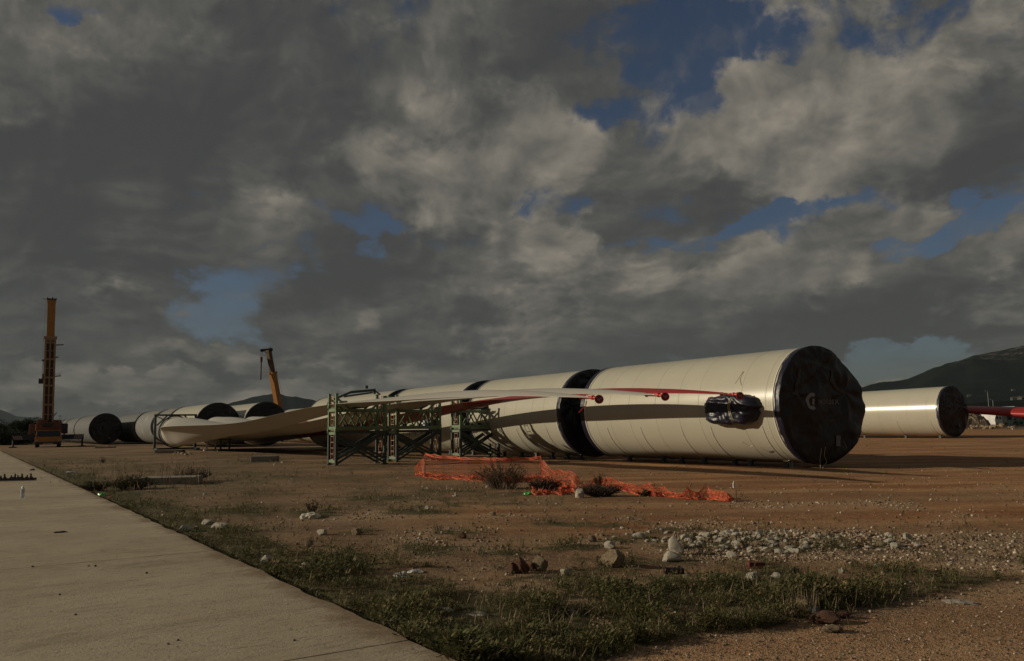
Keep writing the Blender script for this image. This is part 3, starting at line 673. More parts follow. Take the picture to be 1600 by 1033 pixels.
# ------------------------------------------------------------------ blades
CH = [(0, 2.6), (2, 2.6), (4, 2.95), (6, 3.4), (9, 4.0), (13, 4.1), (20, 3.4), (30, 2.25), (40, 1.6), (50, 1.35), (57, .95), (61, .52), (62.6, .20), (63, .06)]
TH = [(0, 2.6), (2, 2.56), (4, 2.45), (7, 2.2), (10, 1.9), (14, 1.45), (20, .78), (30, .32), (40, .23), (50, .21), (57, .22), (61, .13), (62.6, .06), (63, .03)]
BL = [(0, 0), (1.6, 0), (3.4, .75), (6, 1), (63, 1)]
TW = [(0, 6), (8, 7), (15, 8), (25, 9), (33, 9), (40, 9), (44, 5), (47, 1), (50, -6), (54, -10), (60, -9), (63, -6)]
ZC = [(0, 1.66), (10, 1.66), (20, 1.70), (26, 1.74), (32, 1.95), (37, 2.32), (42, 2.62), (46, 2.77), (52, 2.86), (56, 2.84), (59, 2.72), (61.5, 2.54), (63, 2.42)]
def smt(tab, x):
    w = min(4.0, x, 63 - x)
    if w < .05: return lerp_tab(tab, x)
    return sum(lerp_tab(tab, x + w * k / 4) * (5 - abs(k)) for k in range(-4, 5)) / 25
def blade_rows(s0, s1, ns, k=48, zt=ZC, mirror=1, length=63.0):
    vs = []
    for i in range(ns + 1):
        s = s0 + (s1 - s0) * i / ns; c, t, b, tw = smt(CH, s), smt(TH, s), smt(BL, s), math.radians(smt(TW, s))
        zc = smt(zt, s); le = c * (.5 - .22 * b)
        for j in range(k):
            a = 2 * math.pi * j / k
            u = (1 - math.cos(a)) / 2                      # 0 leading edge .. 1 trailing edge
            sgn = 1 if a < math.pi else -1
            circ = math.sqrt(max(0, u * (1 - u))) * t
            f = 1.0 * (2.96 * math.sqrt(u) * .5 - .63 * u - 1.758 * u * u + 1.42 * u ** 3 - .508 * u ** 4) / .5 * .5
            air = max(0, f) * t + .004
            if sgn < 0: air = air * (1 - .75 * sstep(.45, .95, u))
            h = sgn * (circ * (1 - b) + air * b)
            y = le - u * c                                 # +y leading edge
            z = h + b * .05 * c * math.sin(u * math.pi) * .4
            yy = y * math.cos(tw) + z * math.sin(tw); zz = -y * math.sin(tw) + z * math.cos(tw)
            vs.append((s * length / 63.0, yy * mirror, zc + zz))
    fs = [(i * k + j, (i + 1) * k + j, (i + 1) * k + (j + 1) % k, i * k + (j + 1) % k) for i in range(ns) for j in range(k)]
    return vs, fs, k
def blade(root, tip, label, red_from=None, sock=True, dz=0.0, dm=0.0):
    d = tip - root; L = d.length; rz = math.atan2(d.y, d.x)
    o = empty('rotor_blade', (root.x, root.y, 0), rz, label, 'wind turbine blade', 'wind turbine blades')
    zt = [(a, b + dz * sstep(38, 50, a) + dm * sstep(15, 26, a) * (1 - sstep(38, 48, a))) for a, b in ZC]
    cut = red_from or 63.0
    vs, fs, k = blade_rows(0, cut, int(cut * 1.6), zt=zt, length=L)
    mb = MB(); mb.add(vs, fs + [tuple(range(k))] + ([tuple(len(vs) - k + j for j in range(k))[::-1]]))
    mb.build('blade_shell', bladew, o, angle=50)
    if red_from:
        vs, fs, k = blade_rows(cut, 63.0, int((63 - cut) * 1.6), zt=zt, length=L)
        mb = MB(); mb.add(vs, fs + [tuple(len(vs) - k + j for j in range(k))[::-1]]); mb.build('red_section', bladered, o, angle=50)
    mb = MB(); mb.lathe_x([(-.05, .9), (-.05, 1.30), (.0, 1.32), (.12, 1.31)], zt[0][1], 64); mb.build('root_flange', blacks, o, angle=40)
    if sock:
        zz = zt[-1][1]
        mb = MB(); mb.tube([(L - .62, 0, zz + .04), (L - .35, 0, zz + .02), (L - .05, 0, zz), (L + .14, 0, zz - .02)], .050, 10, .045)
        for x in (L - .60, L - .05): mb.lathe_x([(x, .02), (x, .065), (x + .06, .065), (x + .06, .02)], zz + (.03 if x < L - .3 else 0), 16)
        sk = mb.build('tip_sock', red, o, angle=40)
        mb = MB(); mb.box((L - .3, -.052, zz + .02), (.26, .012, .035)); mb.build('white_patch', seamw, sk)
        # round marker plate facing the camera side (across the blade end)
        pm_ = empty('marker_plate', (L + .22, 0, zz - .10)); pm_.parent = o
        bpy.data.objects.remove(pm_)
        yaw = -rz - math.pi / 2
        n_ = Vector((math.cos(yaw), math.sin(yaw), 0)); sd = Vector((-n_.y, n_.x, 0)); c0 = Vector((L + .26, 0, zz - .06))
        def ringpts(r, off): return [c0 + n_ * off + sd * r * math.cos(i * math.pi / 14) + Vector((0, 0, 1)) * r * math.sin(i * math.pi / 14) for i in range(28)]
        mb = MB(); a_, b_ = ringpts(.125, .0), ringpts(.125, .03); mb.add(a_ + b_, [tuple(range(28)), tuple(range(28, 56))[::-1]] + [(i, i + 28, (i + 1) % 28 + 28, (i + 1) % 28) for i in range(28)])
        rim = mb.build('marker_plate', red, o)
        mb = MB(); mb.add(ringpts(.105, .034), [tuple(range(28))]); mb.build('reflector', reddark, rim)
        mb = MB(); Zv = Vector((0, 0, 1))
        for sg in (-1, 1):
            p, q = c0 + n_ * .040 - Zv * .055, c0 + n_ * .040 + Zv * .04 + sd * sg * .075
            w = Zv * .042
            mb.add([p, q, q + w, p + w], [(0, 1, 2, 3)])
        mb.build('chevron', chev, rim)
    return o
RA = G(245, 703); RA.z = 0
RA = Vector((-31.0, 76.9, 0)); TA = Vector((2.24, 23.3, 0))
RB = Vector((-27.5, 77.6, 0)); TB = Vector((4.39, 25.06, 0))
RC = Vector((-24.6, 79.0, 0)); TC = Vector((7.5, 28.3, 0))
BA = blade(RA, TA, 'frontmost long white blade, its round root in the frame at left and its tip leftmost')
BB = blade(RB, TB, 'middle white blade, its tip with a red sock between the other two tips', dz=.10, dm=-.14)
BC = blade(RC, TC, 'hindmost blade painted red over most of its length, its tip over the wrapped hatch', red_from=15.0, dz=.20, dm=-.1)
blade(Vector((57.6, 58.0, 0)), Vector((20.0, 108.5, 0)), 'red blade sticking out from behind the lone far right tower section', red_from=15.0, sock=False, dz=.5, dm=.85)
# loose red strap at the front tip
tp = Vector((TA.x, TA.y, 2.42)); a = atd(917, 627, 22.9)
mb = MB(); mb.tube([a, a + Vector((-.03, 0, -.10)), atd(913, 636, 22.9), atd(907, 642, 22.9), atd(904, 645, 22.9)], .012, 6)
st = mb.build('hanging_strap', red); tag(st, 'thin red strap hanging from the leftmost blade tip', 'strap')

# ------------------------------------------------------------------ blade frames (scaffolds)
BDIR = (TA - RA).normalized(); FX = Vector((-BDIR.y, BDIR.x, 0))
def scaffold(corner, label, clamp=False, H=3.27):
    # local x runs across the blade, local y along it; corner is the front left post
    rz = math.atan2(FX.y, FX.x); W, D = 2.35, .95
    o = empty('steel_trestle', corner, rz, label, 'blade support frame', 'green steel frames carrying the blades')
    P = [(0, 0), (0, -D), (W, 0), (W, -D)]
    for x, y in P:
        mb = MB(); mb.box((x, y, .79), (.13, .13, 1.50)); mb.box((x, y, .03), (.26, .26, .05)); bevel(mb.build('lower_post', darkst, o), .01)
        hh = H if x == 0 or y == 0 else H * .97
        mb = MB(); mb.box((x, y, (hh + 1.62) / 2 - .02), (.12, .12, hh - 1.66)); mb.box((x, y, 1.60), (.19, .19, .12)); mb.box((x, y, 2.62), (.15, .15, .22)); mb.box((x, y, hh - .02), (.15, .15, .05))
        bevel(mb.build('upper_post', greenst, o), .01)
    for y in (0, -D):
        mb = MB()   # X bracing, doubled
        for dzz in (0, .20):
            mb.beam((.06, y - .02, .22 + dzz - .1), (W * .97, y - .02, 1.42 + dzz * .4), .07, .09); mb.beam((.06, y + .02, 1.42 + dzz * .4 - .1), (W - .06, y + .02, .22 + dzz - .1), .07, .09)
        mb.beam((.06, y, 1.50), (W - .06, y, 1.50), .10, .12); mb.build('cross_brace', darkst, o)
        mb = MB()
        mb.beam((.06, y, 1.68), (W - .06, y, 1.68), .10, .17); mb.beam((.06, y, 2.50), (W - .06, y, 2.50), .10, .13)
        xs = [.10, .52, .90, 1.28, 1.66, 2.00, W - .08]
        for i in range(6):
            a, b = (1.76, 2.44) if i % 2 == 0 else (2.44, 1.76); mb.beam((xs[i], y, a), (xs[i + 1], y, b), .05, .065)
        mb.beam((.06, y, 3.02), (.68, y, 2.54), .07, .08); mb.beam((W - .06, y, 3.02), (W - .68, y, 2.54), .07, .08)
        mb.build('truss', greenst, o)
    for x in (0, W):
        mb = MB()
        for z, h in ((1.46, .12), (1.70, .14), (2.52, .14)): mb.beam((x, -.06, z), (x, -D + .06, z), .10, h)
        mb.beam((x, -.06, .20), (x, -D + .06, .20), .08, .12)
        mb.build('end_tie', greenst, o)
        mb = MB()
        for y in (-.30, -.64): mb.beam((x - .02, y, .12), (x - .02, y, H - .1), .025, .03)
        nf = len(mb.f); z = .28
        while z < H - .1: mb.beam((x - .02, -.315, z), (x - .02, -.625, z), .025, .022); z += .26
        l = mb.build('ladder', rust, o); l.data.materials.append(steel)
        l.data.polygons.foreach_set('material_index', [0 if q < nf else 1 for q in range(len(mb.f))])
    mb = MB()       # dark curved cradle pad
    pts = [(.45 + 1.45 * i / 12, 2.62 + .30 * ((i - 6) / 6) ** 2) for i in range(13)]
    for (a, za), (b, zb) in zip(pts, pts[1:]): mb.beam((a, -D / 2, za), (b, -D / 2, zb), D * .9, .07)
    mb.build('cradle_pad', blacks, o)
    mb = MB()       # bolted plates, chains and hooks lying on the middle deck
    for i in range(9):
        x = .3 + i * .22; mb.box((x, -.3 - .2 * (i % 2), 1.80), (.10, .16, .06 + .05 * (i % 3)))
    for i in range(6): mb.beam((.35 + i * .32, -D, 1.42), (.35 + i * .32, -D, 1.28), .02, .02)
    mb.build('deck_fittings', darkm, o)
    mb = MB()       # loose hoses on the near post
    for sg, z0 in ((1, 2.9), (1, 1.75)): mb.tube([(-.09, -.02, z0), (-.14, -.05, z0 - .12), (-.12, -.03, z0 - .28), (-.08, 0, z0 - .36)], .018, 6)
    mb.build('hose', darkm, o)
    if clamp:
        mb = MB(); mb.beam((.1, -.3, 3.02), (.9, -.35, 3.36), .08, .10); mb.beam((.9, -.35, 3.36), (2.0, -.4, 3.46), .10, .12); mb.beam((.5, -.5, 3.14), (1.9, -.55, 3.34), .06, .08)
        mb.box((1.65, -.4, 3.60), (.14, .10, .14)); mb.box((2.05, -.4, 3.40), (.10, .12, .25)); mb.beam((2.05, -.4, 3.45), (W, -.4, 3.25), .06, .06); mb.build('clamp_arm', mat('grey_green_arm', (.07, .085, .08), .6), o)
    return o
def corner_at(px, py): p = G(px, py); p.z = 0; return p
scaffold(corner_at(514, 727.3), 'leftmost green steel blade frame, with two rusty ladders and a clamp arm on top', clamp=True)
scaffold(corner_at(608, 721.5), 'middle green steel blade frame with rusty ladder, before the small wrapped hatch')
scaffold(corner_at(707, 715.8), 'rightmost green steel blade frame, standing behind the orange netting')
# root frame
rf = empty('root_trestle', (RA.x, RA.y, 0), math.atan2(BDIR.y, BDIR.x), 'dark green steel frame holding the round blade root', 'blade root frame')
mb = MB()
for y in (-1.75, 1.75): mb.box((-.25, y, 1.62), (.20, .20, 3.24))
mb.beam((-.25, -1.85, 3.18), (-.25, 1.85, 3.18), .18, .16); mb.beam((-.25, -1.85, .12), (-.25, 1.85, .12), .18, .16)
mb.build('frame', darkst, rf)
mb = MB(); mb.beam((-.25, -1.6, 2.25), (-.25, -.75, 3.12), .12, .12); mb.beam((-.25, -1.6, 3.05), (-.25, -1.0, 2.75), .08, .08); mb.beam((-.25, 1.6, 2.25), (-.25, .75, 3.12), .12, .12)
mb.build('corner_brace', darkst, rf)
mb = MB(); mb.tube([(-.18, 1.42 * math.cos(a), 1.66 + 1.42 * math.sin(a)) for a in [i * math.pi / 24 for i in range(49)]], .06, 6); mb.build('ring_clamp', darkst, rf)
mb = MB()
for y in (-1.75, 1.75): mb.beam((-.25, y, .1), (1.6, y, .1), .14, .14)
mb.build('skid', darkst, rf)
# ribs standing under the blades
def stand(p, h, label, m=steel):
    o = empty('small_trestle', p, AD, label, 'stand', 'small stands under the blades')
    for x in (-.35, .35): mb = MB(); mb.box((x, 0, h / 2), (.12, .12, h)); mb.build('post', m, o)
    mb = MB(); mb.box((0, 0, .06), (1.2, .3, .10)); mb.box((0, 0, h + .03), (1.1, .25, .09)); mb.build('rail', m, o)
    return o
stand(Vector((-25.6, 71.0, 0)), .75, 'pale steel stand under the front blade just right of its root', whitep)
stand(Vector((-23.6, 68.6, 0)), .95, 'dark steel stand under the front blade, right of the pale stand', darkst)

# ------------------------------------------------------------------ cranes
def crane(pos, rz, label, boom_dir, boom_secs, boom_w, tan, outr=True, hook=False):
    o = empty('mobile_crane', pos, rz, label, 'mobile crane')
    # local: -y faces the camera (cab front), x to the right
    mb = MB(); mb.box((0, 5.5, 1.15), (2.7, 11.5, .7)); mb.build('chassis', darkm, o)
    mb = MB(); mb.box((0, -.55, .98), (2.85, 1.7, .64)); mb.box((0, -.5, 2.02), (2.7, 1.5, .08)); 
    for x in (-1.3, 1.3): mb.beam((x, -1.25, 1.35), (x * .96, -1.05, 1.95), .10, .12)
    mb.box((0, .05, 1.65), (2.5, .3, .68)); cab = mb.build('cab', craneo, o); bevel(cab, .03)
    mb = MB(); mb.add([(-1.2, -1.36, 1.38), (1.2, -1.36, 1.38), (1.16, -1.16, 1.93), (-1.16, -1.16, 1.93)], [(0, 1, 2, 3)]); mb.add([(-1.2, -1.0, 1.38), (1.2, -1.0, 1.38), (1.16, -1.0, 1.93), (-1.16, -1.0, 1.93)], [(0, 1, 2, 3)])
    for sx in (-1, 1): mb.add([(sx * 1.2, -1.36, 1.38), (sx * 1.2, -1.0, 1.38), (sx * 1.16, -1.0, 1.93), (sx * 1.16, -1.16, 1.93)], [(0, 1, 2, 3)])
    mb.build('windscreen', glassd, cab)
    mb = MB(); mb.box((0, -1.35, .52), (2.75, .25, .30)); mb.build('bumper', darkm, o)
    for sx in (-1, 1):
        mb = MB(); mb.box((sx * 1.18, -1.42, .86), (.26, .06, .14)); mb.build('headlight', steel, o)
        mb = MB(); mb.beam((sx * 1.45, -1.2, 1.9), (sx * 1.68, -1.3, 1.75), .04); mb.box((sx * 1.68, -1.3, 1.55), (.14, .06, .42)); mb.build('mirror', darkm, o)
        mb = MB()
        for i in range(4): mb.add([(sx * 1.44, -1.43, .62 + i * .20), (sx * 1.28, -1.43, .62 + i * .20), (sx * 1.28, -1.43, .70 + i * .20), (sx * 1.44, -1.43, .70 + i * .20)], [(0, 1, 2, 3)])
        mb.build('warning_stripe', mat('warning_red_white', (.5, .2, .17), .5), o)
        for y in (.9, 2.6, 6.2, 7.9, 9.6):
            mb = MB(); t = [(sx * 1.0, y, .55), (sx * 1.38, y, .55)]; mb.tube(t, .55, 20); mb.build('wheel', blacks, o)
    mb = MB(); mb.box((0, -1.49, .44), (1.1, .04, .18)); mb.build('number_plate', greyp, o)
    if outr:
        for y in (2.0,):
            for sx in (-1, 1):
                bm_ = MB(); bm_.box((sx * 2.65, y, 1.22), (2.5, .5, .62)); ob = bm_.build('outrigger', bluedk, o)
                s_ = MB()
                for i in range(5):
                    x0 = sx * (2.75 + i * .20); s_.add([(x0, y - .256, .98), (x0 + sx * .10, y - .256, .98), (x0 + sx * .30, y - .256, 1.44), (x0 + sx * .20, y - .256, 1.44)], [(0, 1, 2, 3)])
                s_.build('stripes', mat('stripe_white_red', (.42, .26, .24), .5), ob)
                l = MB(); l.tube([(sx * 3.75, y, .1), (sx * 3.75, y, 1.0)], .12, 10); l.box((sx * 3.75, y, .06), (.8, .8, .12)); l.build('outrigger_leg', darkm, ob)
    # superstructure
    mb = MB(); mb.box((0, 3.4, 2.42), (2.9, 4.5, .80)); mb.box((-.7, 2.4, 3.05), (1.2, 2.0, .62)); mb.box((.85, 2.6, 3.02), (1.0, 2.2, .66)); mb.box((-1.15, 1.3, 3.0), (.35, .5, .3)); mb.box((.2, 1.2, 2.9), (.5, .4, .35)); mb.box((1.25, 1.35, 2.85), (.4, .5, .4)); mb.box((-1.75, 4.2, 2.20), (.8, 3.2, 1.3)); mb.box((1.75, 4.2, 2.25), (.7, 3.0, 1.25))
    for i in range(7): mb.box((-1.3 + i * .43, 1.10, 2.35 + .05 * (i % 3)), (.20, .14, .55))
    ss = mb.build('superstructure', craner, o); bevel(ss, .03)
    mb = MB(); mb.box((1.62, 1.8, 2.35), (.75, 1.4, 1.1)); oc = mb.build('operator_cab', darkm, o); bevel(oc, .05)
    mb = MB(); mb.tube([(1.15, 1.2, 3.0), (1.15, 1.2, 3.75)], .03, 6); mb.box((1.15, 1.2, 3.82), (.16, .16, .14)); mb.tube([(1.4, 1.0, 3.0), (1.75, 1.0, 3.45)], .05, 6); mb.build('lamp_mast', steel, o)
    mb = MB(); mb.box((0, .9, 2.75), (.9, .25, .35)); mb.tube([(-.7, 1.0, 2.65), (.3, 1.0, 2.65)], .16, 12); mb.build('winch', darkm, o)
    # boom
    foot = Vector((-.15 if outr else 0, 3.6, 2.7)); d = Vector(boom_dir).normalized(); t0 = 0
    side = Vector((1, 0, 0)) if abs(d.x) < .6 else Vector((0, 1, 0)); side = (side - d * side.dot(d)).normalized(); nn = side.cross(d).normalized()
    if nn.y > 0: nn = -nn
    end = foot
    for i, (ln, w, m, panels) in enumerate(boom_secs):
        a, b = foot + d * t0, foot + d * (t0 + ln)
        mb = MB()
        vs = []
        for e in (a, b):
            for sx, sy in ((-1, -.9), (-.72, -1), (.72, -1), (1, -.9), (1, .9), (.6, 1.15), (-.6, 1.15), (-1, .9)): vs.append(e + side * sx * w / 2 - nn * sy * w / 2 * -1 * -1)
        mb.add(vs, [tuple(range(8)), tuple(range(8, 16))[::-1]] + [(j, j + 8, (j + 1) % 8 + 8, (j + 1) % 8) for j in range(8)])
        mb.add(*collar(b, d, side, nn, w * 1.14, .22))
        bo = mb.build('boom_section', m, o)
        if panels:
            mp_, mt = MB(), MB(); z = .25
            seq = [2.3, 2.3, .9, 2.2, 2.0, .8]; q = 0
            while z < ln - .5:
                h = min(seq[q % 6], ln - .4 - z); q += 1
                for sx in (-1, 1):
                    c0 = a + d * z + side * sx * w * .19 + nn * (w / 2 + .02)
                    nsub = 2 if h > 1.5 else 1
                    for kk in range(nsub):
                        hh = h / nsub - .10; c1 = c0 + d * (kk * h / nsub)
                        mp_.add([c1 - side * w * .13, c1 + side * w * .13, c1 + side * w * .13 + d * hh, c1 - side * w * .13 + d * hh], [(0, 1, 2, 3)])
                mt.beam(a + d * (z - .06) - side * w * .52 + nn * (w / 2 + .03), a + d * (z - .06) + side * w * .52 + nn * (w / 2 + .03), .05, .06)
                z += h + .12
            mp_.build('recess', craned, bo); mt.build('cross_rib', cranet, bo)
        end = b; t0 += ln
    return o, foot, d, side, nn, end
def collar(c, d, side, nn, w, l):
    vs = []
    for e in (c - d * l, c + d * l * .2):
        for sx, sy in ((-1, -1), (1, -1), (1, 1), (-1, 1)): vs.append(e + side * sx * w / 2 + nn * sy * w / 2)
    return vs, [(0, 1, 2, 3), (4, 5, 6, 7), (0, 1, 5, 4), (1, 2, 6, 5), (2, 3, 7, 6), (3, 0, 4, 7)]
CP = G(75, 699); CP.z = 0
cr, ft, bd, sd_, nn_, en = crane(CP, math.radians(29), 'big yellow mobile crane facing the slab, its tall boom raised upright', (-.014, .02, 1), [(11.2, 1.28, cranet, True), (4.7, .90, craneo, False)], 1.2, True)
def world_dir_fix(): pass
hd = MB()
for i in range(9):
    a = i * .7; hd.tube([en + Vector((.35 * math.cos(a), .3 * math.sin(a), 0)), en + Vector((.55 * math.cos(a), .4 * math.sin(a), .35 + .1 * math.sin(i * 3)))], .07, 6)
hd.box(en + Vector((0, 0, .12)), (1.05, 1.0, .26)); hd.beam(en + Vector((-.5, -.2, .15)), en + Vector((-1.0, -.2, .2)), .06); hd.build('boom_head', darkm, cr)
mb = MB()
for z, l in ((7.2, .9), (5.6, .35), (3.2, .7)):
    p = ft + bd * (z + 3.0); mb.beam(p + Vector((.55, 0, 0)), p + Vector((.6 + l, 0, .08)), .10, .14); 
mb.beam(ft + bd * 6.3 + Vector((.6, 0, .2)), ft + bd * 6.3 + Vector((1.3, 0, .2)), .05, .06)
mb.beam(ft + bd * 1.1 + Vector((.55, 0, 0)), ft + bd * 1.5 + Vector((.95, 0, .1)), .12, .12)
mb.build('side_bracket', craner, cr)
mb = MB(); p = ft + bd * 5.6; mb.box(p + Vector((-.92, 0, 0)), (.5, .4, .55)); mb.beam(p + Vector((-.7, 0, -.3)), p + Vector((-.75, 0, 2.7)), .05); mb.box(p + Vector((-.85, 0, -.30)), (.6, .1, .12)); mb.box(p + Vector((-.72, 0, .3)), (.14, .3, 1.2)); mb.beam(p + Vector((-1.0, 0, 2.6)), p + Vector((-.5, 0, 2.6)), .07); mb.box(p + Vector((-.76, 0, 2.6)), (.22, .2, .22)); mb.build('side_winch', darkm, cr)
mb = MB(); mb.tube([ft + bd * 5.8 + Vector((-.82, 0, 0)), ft + bd * 11.2 + Vector((-.80, 0, 0)), en + Vector((-.62, 0, .1))], .018, 5); mb.build('hoist_rope', darkm, cr)
# small crane behind the rows
p2 = Vector(atd(470, 672, 118)); p2.z = 0
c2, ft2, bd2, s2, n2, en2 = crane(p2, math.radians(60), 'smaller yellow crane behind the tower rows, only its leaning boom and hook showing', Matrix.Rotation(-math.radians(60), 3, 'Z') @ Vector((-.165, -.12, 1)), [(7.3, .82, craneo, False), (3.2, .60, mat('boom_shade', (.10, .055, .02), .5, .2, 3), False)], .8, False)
R2 = Matrix.Rotation(-math.radians(60), 3, 'Z')
def wl(v): return R2 @ Vector(v)
mb = MB(); mb.beam(en2 + wl((.35, 0, .1)), en2 + wl((-.95, 0, .02)), .30, .36); mb.tube([en2 + wl((.35, -.2, .12)), en2 + wl((.35, .2, .12))], .26, 14); mb.tube([en2 + wl((-.95, -.15, -.0)), en2 + wl((-.95, .15, -.0))], .2, 12); mb.build('boom_head', darkm, c2)
hp = en2 + wl((-1.0, 0, -.1))
mb = MB(); mb.tube([hp + wl((-.08, 0, 0)), hp + wl((-.08, 0, -.95))], .02, 5); mb.tube([hp + wl((.1, 0, 0)), hp + wl((.08, 0, -.95))], .02, 5); mb.build('hoist_rope', darkm, c2)
mb = MB(); mb.tube([hp + Vector((0, 0, -.85)), hp + Vector((0, 0, -1.05)), hp + Vector((0, 0, -1.35)), hp + Vector((0, 0, -1.55))], .22, 12, .16); mb.build('hook_block', mat('hook_block_red', (.09, .03, .03), .5), c2)
mb = MB(); mb.tube([hp + Vector((0, 0, -1.5)), hp + Vector((-.02, 0, -4.1))], .085, 8); mb.build('sling', mat('sling_red', (.07, .018, .016), .8), c2)
mb = MB(); mb.tube([ft2 + wl((-.75, -.5, -1.2)), ft2 + bd2 * 1.9 + wl((-.40, -.3, 0))], .15, 12); mb.build('lift_cylinder', greyp, c2)
mb = MB(); mb.tube([en2 + wl((.4, 0, .1)), ft2 + wl((1.0, 0, .5))], .016, 4); mb.build('boom_rope', darkm, c2)

# ------------------------------------------------------------------ rocks
def ico(sub=2):
    import bmesh
    bm = bmesh.new(); bmesh.ops.create_icosphere(bm, subdivisions=sub, radius=1.0)
    vs = [v.co.copy() for v in bm.verts]; fs = [tuple(v.index for v in f.verts) for f in bm.faces]; bm.free(); return vs, fs
ICO2, ICO3, ICO1 = ico(2), ico(3), ico(1)
def rock_verts(seed, src=None, sharp=.35):
    vs, fs = src or ICO3; out = []
    rr = random.Random(seed); planes = []
    for _ in range(9):
        n_ = Vector((rr.gauss(0, 1), rr.gauss(0, 1), rr.gauss(0, 1))).normalized(); planes.append((n_, rr.uniform(.55, .9)))
    for v in vs:
        p = v * (1 + sharp * mnoise.noise(v * 1.3 + Vector((seed * 3.7, 0, 0))))
        for n_, d in planes:
            e = p.dot(n_)
            if e > d: p = p - n_ * (e - d) * .88
        p = p * (1 + .06 * mnoise.noise(v * 6 + Vector((seed, 5, 0))))
        out.append(p)
    return out, fs
def rock_obj(name, seed, m, src=None):
    v, f = rock_verts(seed, src); mb = MB(); mb.add(v, f); o = mb.build(name, m, angle=18); return o
def put(o, px, py, size, rz=0.0, sink=.25, tilt=0.0):
    p = G(px, py); s = Vector(size)
    o.location = (p.x, p.y, gz(p.x, p.y) + s.z * (1 - sink) * .8); o.scale = s; o.rotation_euler = (tilt, 0, rz); return o
def scale_at(py): return G(800, py).y / FPX      # metres per photo pixel at that ground row
named = [
    # px, py, w px, h px, material, label
    (958, 886, 36, 22, stoneb, 'large angular tan boulder alone on the grass'),
    (1055, 866, 20, 21, stonew, 'tall pitted white stone at the left end of the white rubble'),
    (1050, 876, 26, 12, stonew, 'flat pale stone at the foot of the tall pitted white stone'),
    (844, 892, 20, 20, stoneb, 'smooth tan upright stone beside the broken orange stones'),
    (814, 896, 22, 18, stoner, 'broken orange-brown stone left of the smooth tan one'),
    (800, 897, 10, 14, stoner, 'small red-brown stone at the far left of the broken stones'),
    (830, 893, 10, 12, stoner, 'small orange stone wedged between the broken stone and the tan one'),
    (883, 901, 14, 11, stonew, 'small round white stone right of the broken orange stones'),
    (953, 857, 14, 10, stonew, 'white stone above the large tan boulder'),
    (926, 846, 12, 8, stoneb, 'small brown-white stone lying farther out on the bare soil'),
    (997, 842, 18, 9, stonew, 'long low white stone left of the rubble patch'),
    (557, 837, 12, 11, stoneb, 'brown stone standing on the gravel above the slab grass'),
    (503, 838, 14, 8, stonew, 'pale stone half in the small grass patch'),
    (482, 854, 12, 9, stoneb, 'dull brown stone below the small grass patch'),
    (721, 842, 11, 8, stoner, 'dark red-brown stone alone on the bare soil'),
    (325, 822, 16, 10, stonew, 'rounded white stone in the verge beside the slab'),
    (345, 826, 22, 9, stonew, 'flat white stone right of the rounded one in the verge'),
    (290, 832, 18, 9, stonew, 'white stone touching the slab edge'),
    (418, 882, 20, 11, stonew, 'low pale stone in grass just off the slab edge'),
    (477, 893, 15, 11, stonew, 'pale round stone in the green verge'),
    (437, 902, 14, 8, stonew, 'pale stone tucked against the slab edge'),
    (906, 778, 14, 11, stonew, 'pale stone in front of the dead brown bush'),
    (1178, 909, 20, 13, stonew, 'pale lumpy stone in grass below the broken brick'),
    (1212, 908, 14, 10, stonew, 'pale stone to the right of the lumpy one'),
    (1262, 902, 16, 10, stoner, 'salmon-pink stone in the grass'),
    (1315, 895, 8, 6, stonew, 'small white pebble right of the salmon-pink stone'),
    (1257, 962, 12, 17, stoneb, 'upright tan stone among the dry stalks'),
    (1275, 968, 14, 14, mat('grey_stone', (.10, .11, .115), .8, .2, 5), 'grey-blue stone next to the upright tan one'),
    (1292, 976, 36, 12, stoner, 'long brown stone slab lying in the dug earth'),
    (1240, 970, 16, 12, stoneb, 'rough brown stone left of the upright tan one'),
    (1318, 968, 20, 8, stoner, 'thin brown rock pointing up from the dug earth'),
    (1300, 990, 26, 9, stoneb, 'cracked ochre stone at the edge of the track'),
    (1165, 977, 13, 9, stonew, 'white stone by the dry stalks near the track'),
    (668, 796, 8, 5, stonew, 'small white stone on the open soil below the netting'),
    (770, 805, 9, 5, stoneb, 'small tan stone on the open soil below the dead bush'),
    (1145, 869, 14, 8, stonew, 'white stone in grass below the rubble patch'),
    (1073, 903, 10, 6, stonew, 'small white stone left of the dark rusty can'),
    (985, 952, 14, 6, stonew, 'flat white stone in the dense weeds'),
    (895, 960, 16, 7, stonew, 'pale flat stone half hidden in the weeds'),
    (690, 960, 26, 9, stonew, 'buried pale stone in the weeds near the slab'),
    (745, 966, 32, 9, stonew, 'long buried pale stone in the weeds'),
    (838, 952, 26, 8, stonew, 'pale stone lying under the dry straw'),
]
for i, (px, py, w, h, m, lab) in enumerate(named):
    k = scale_at(py); o = rock_obj('stone', 11 + i, m)
    put(o, px, py, (w * k * .66, w * k * .52, h * k * .78), rnd.uniform(-.5, .5), .2); tag(o, lab, 'stone')
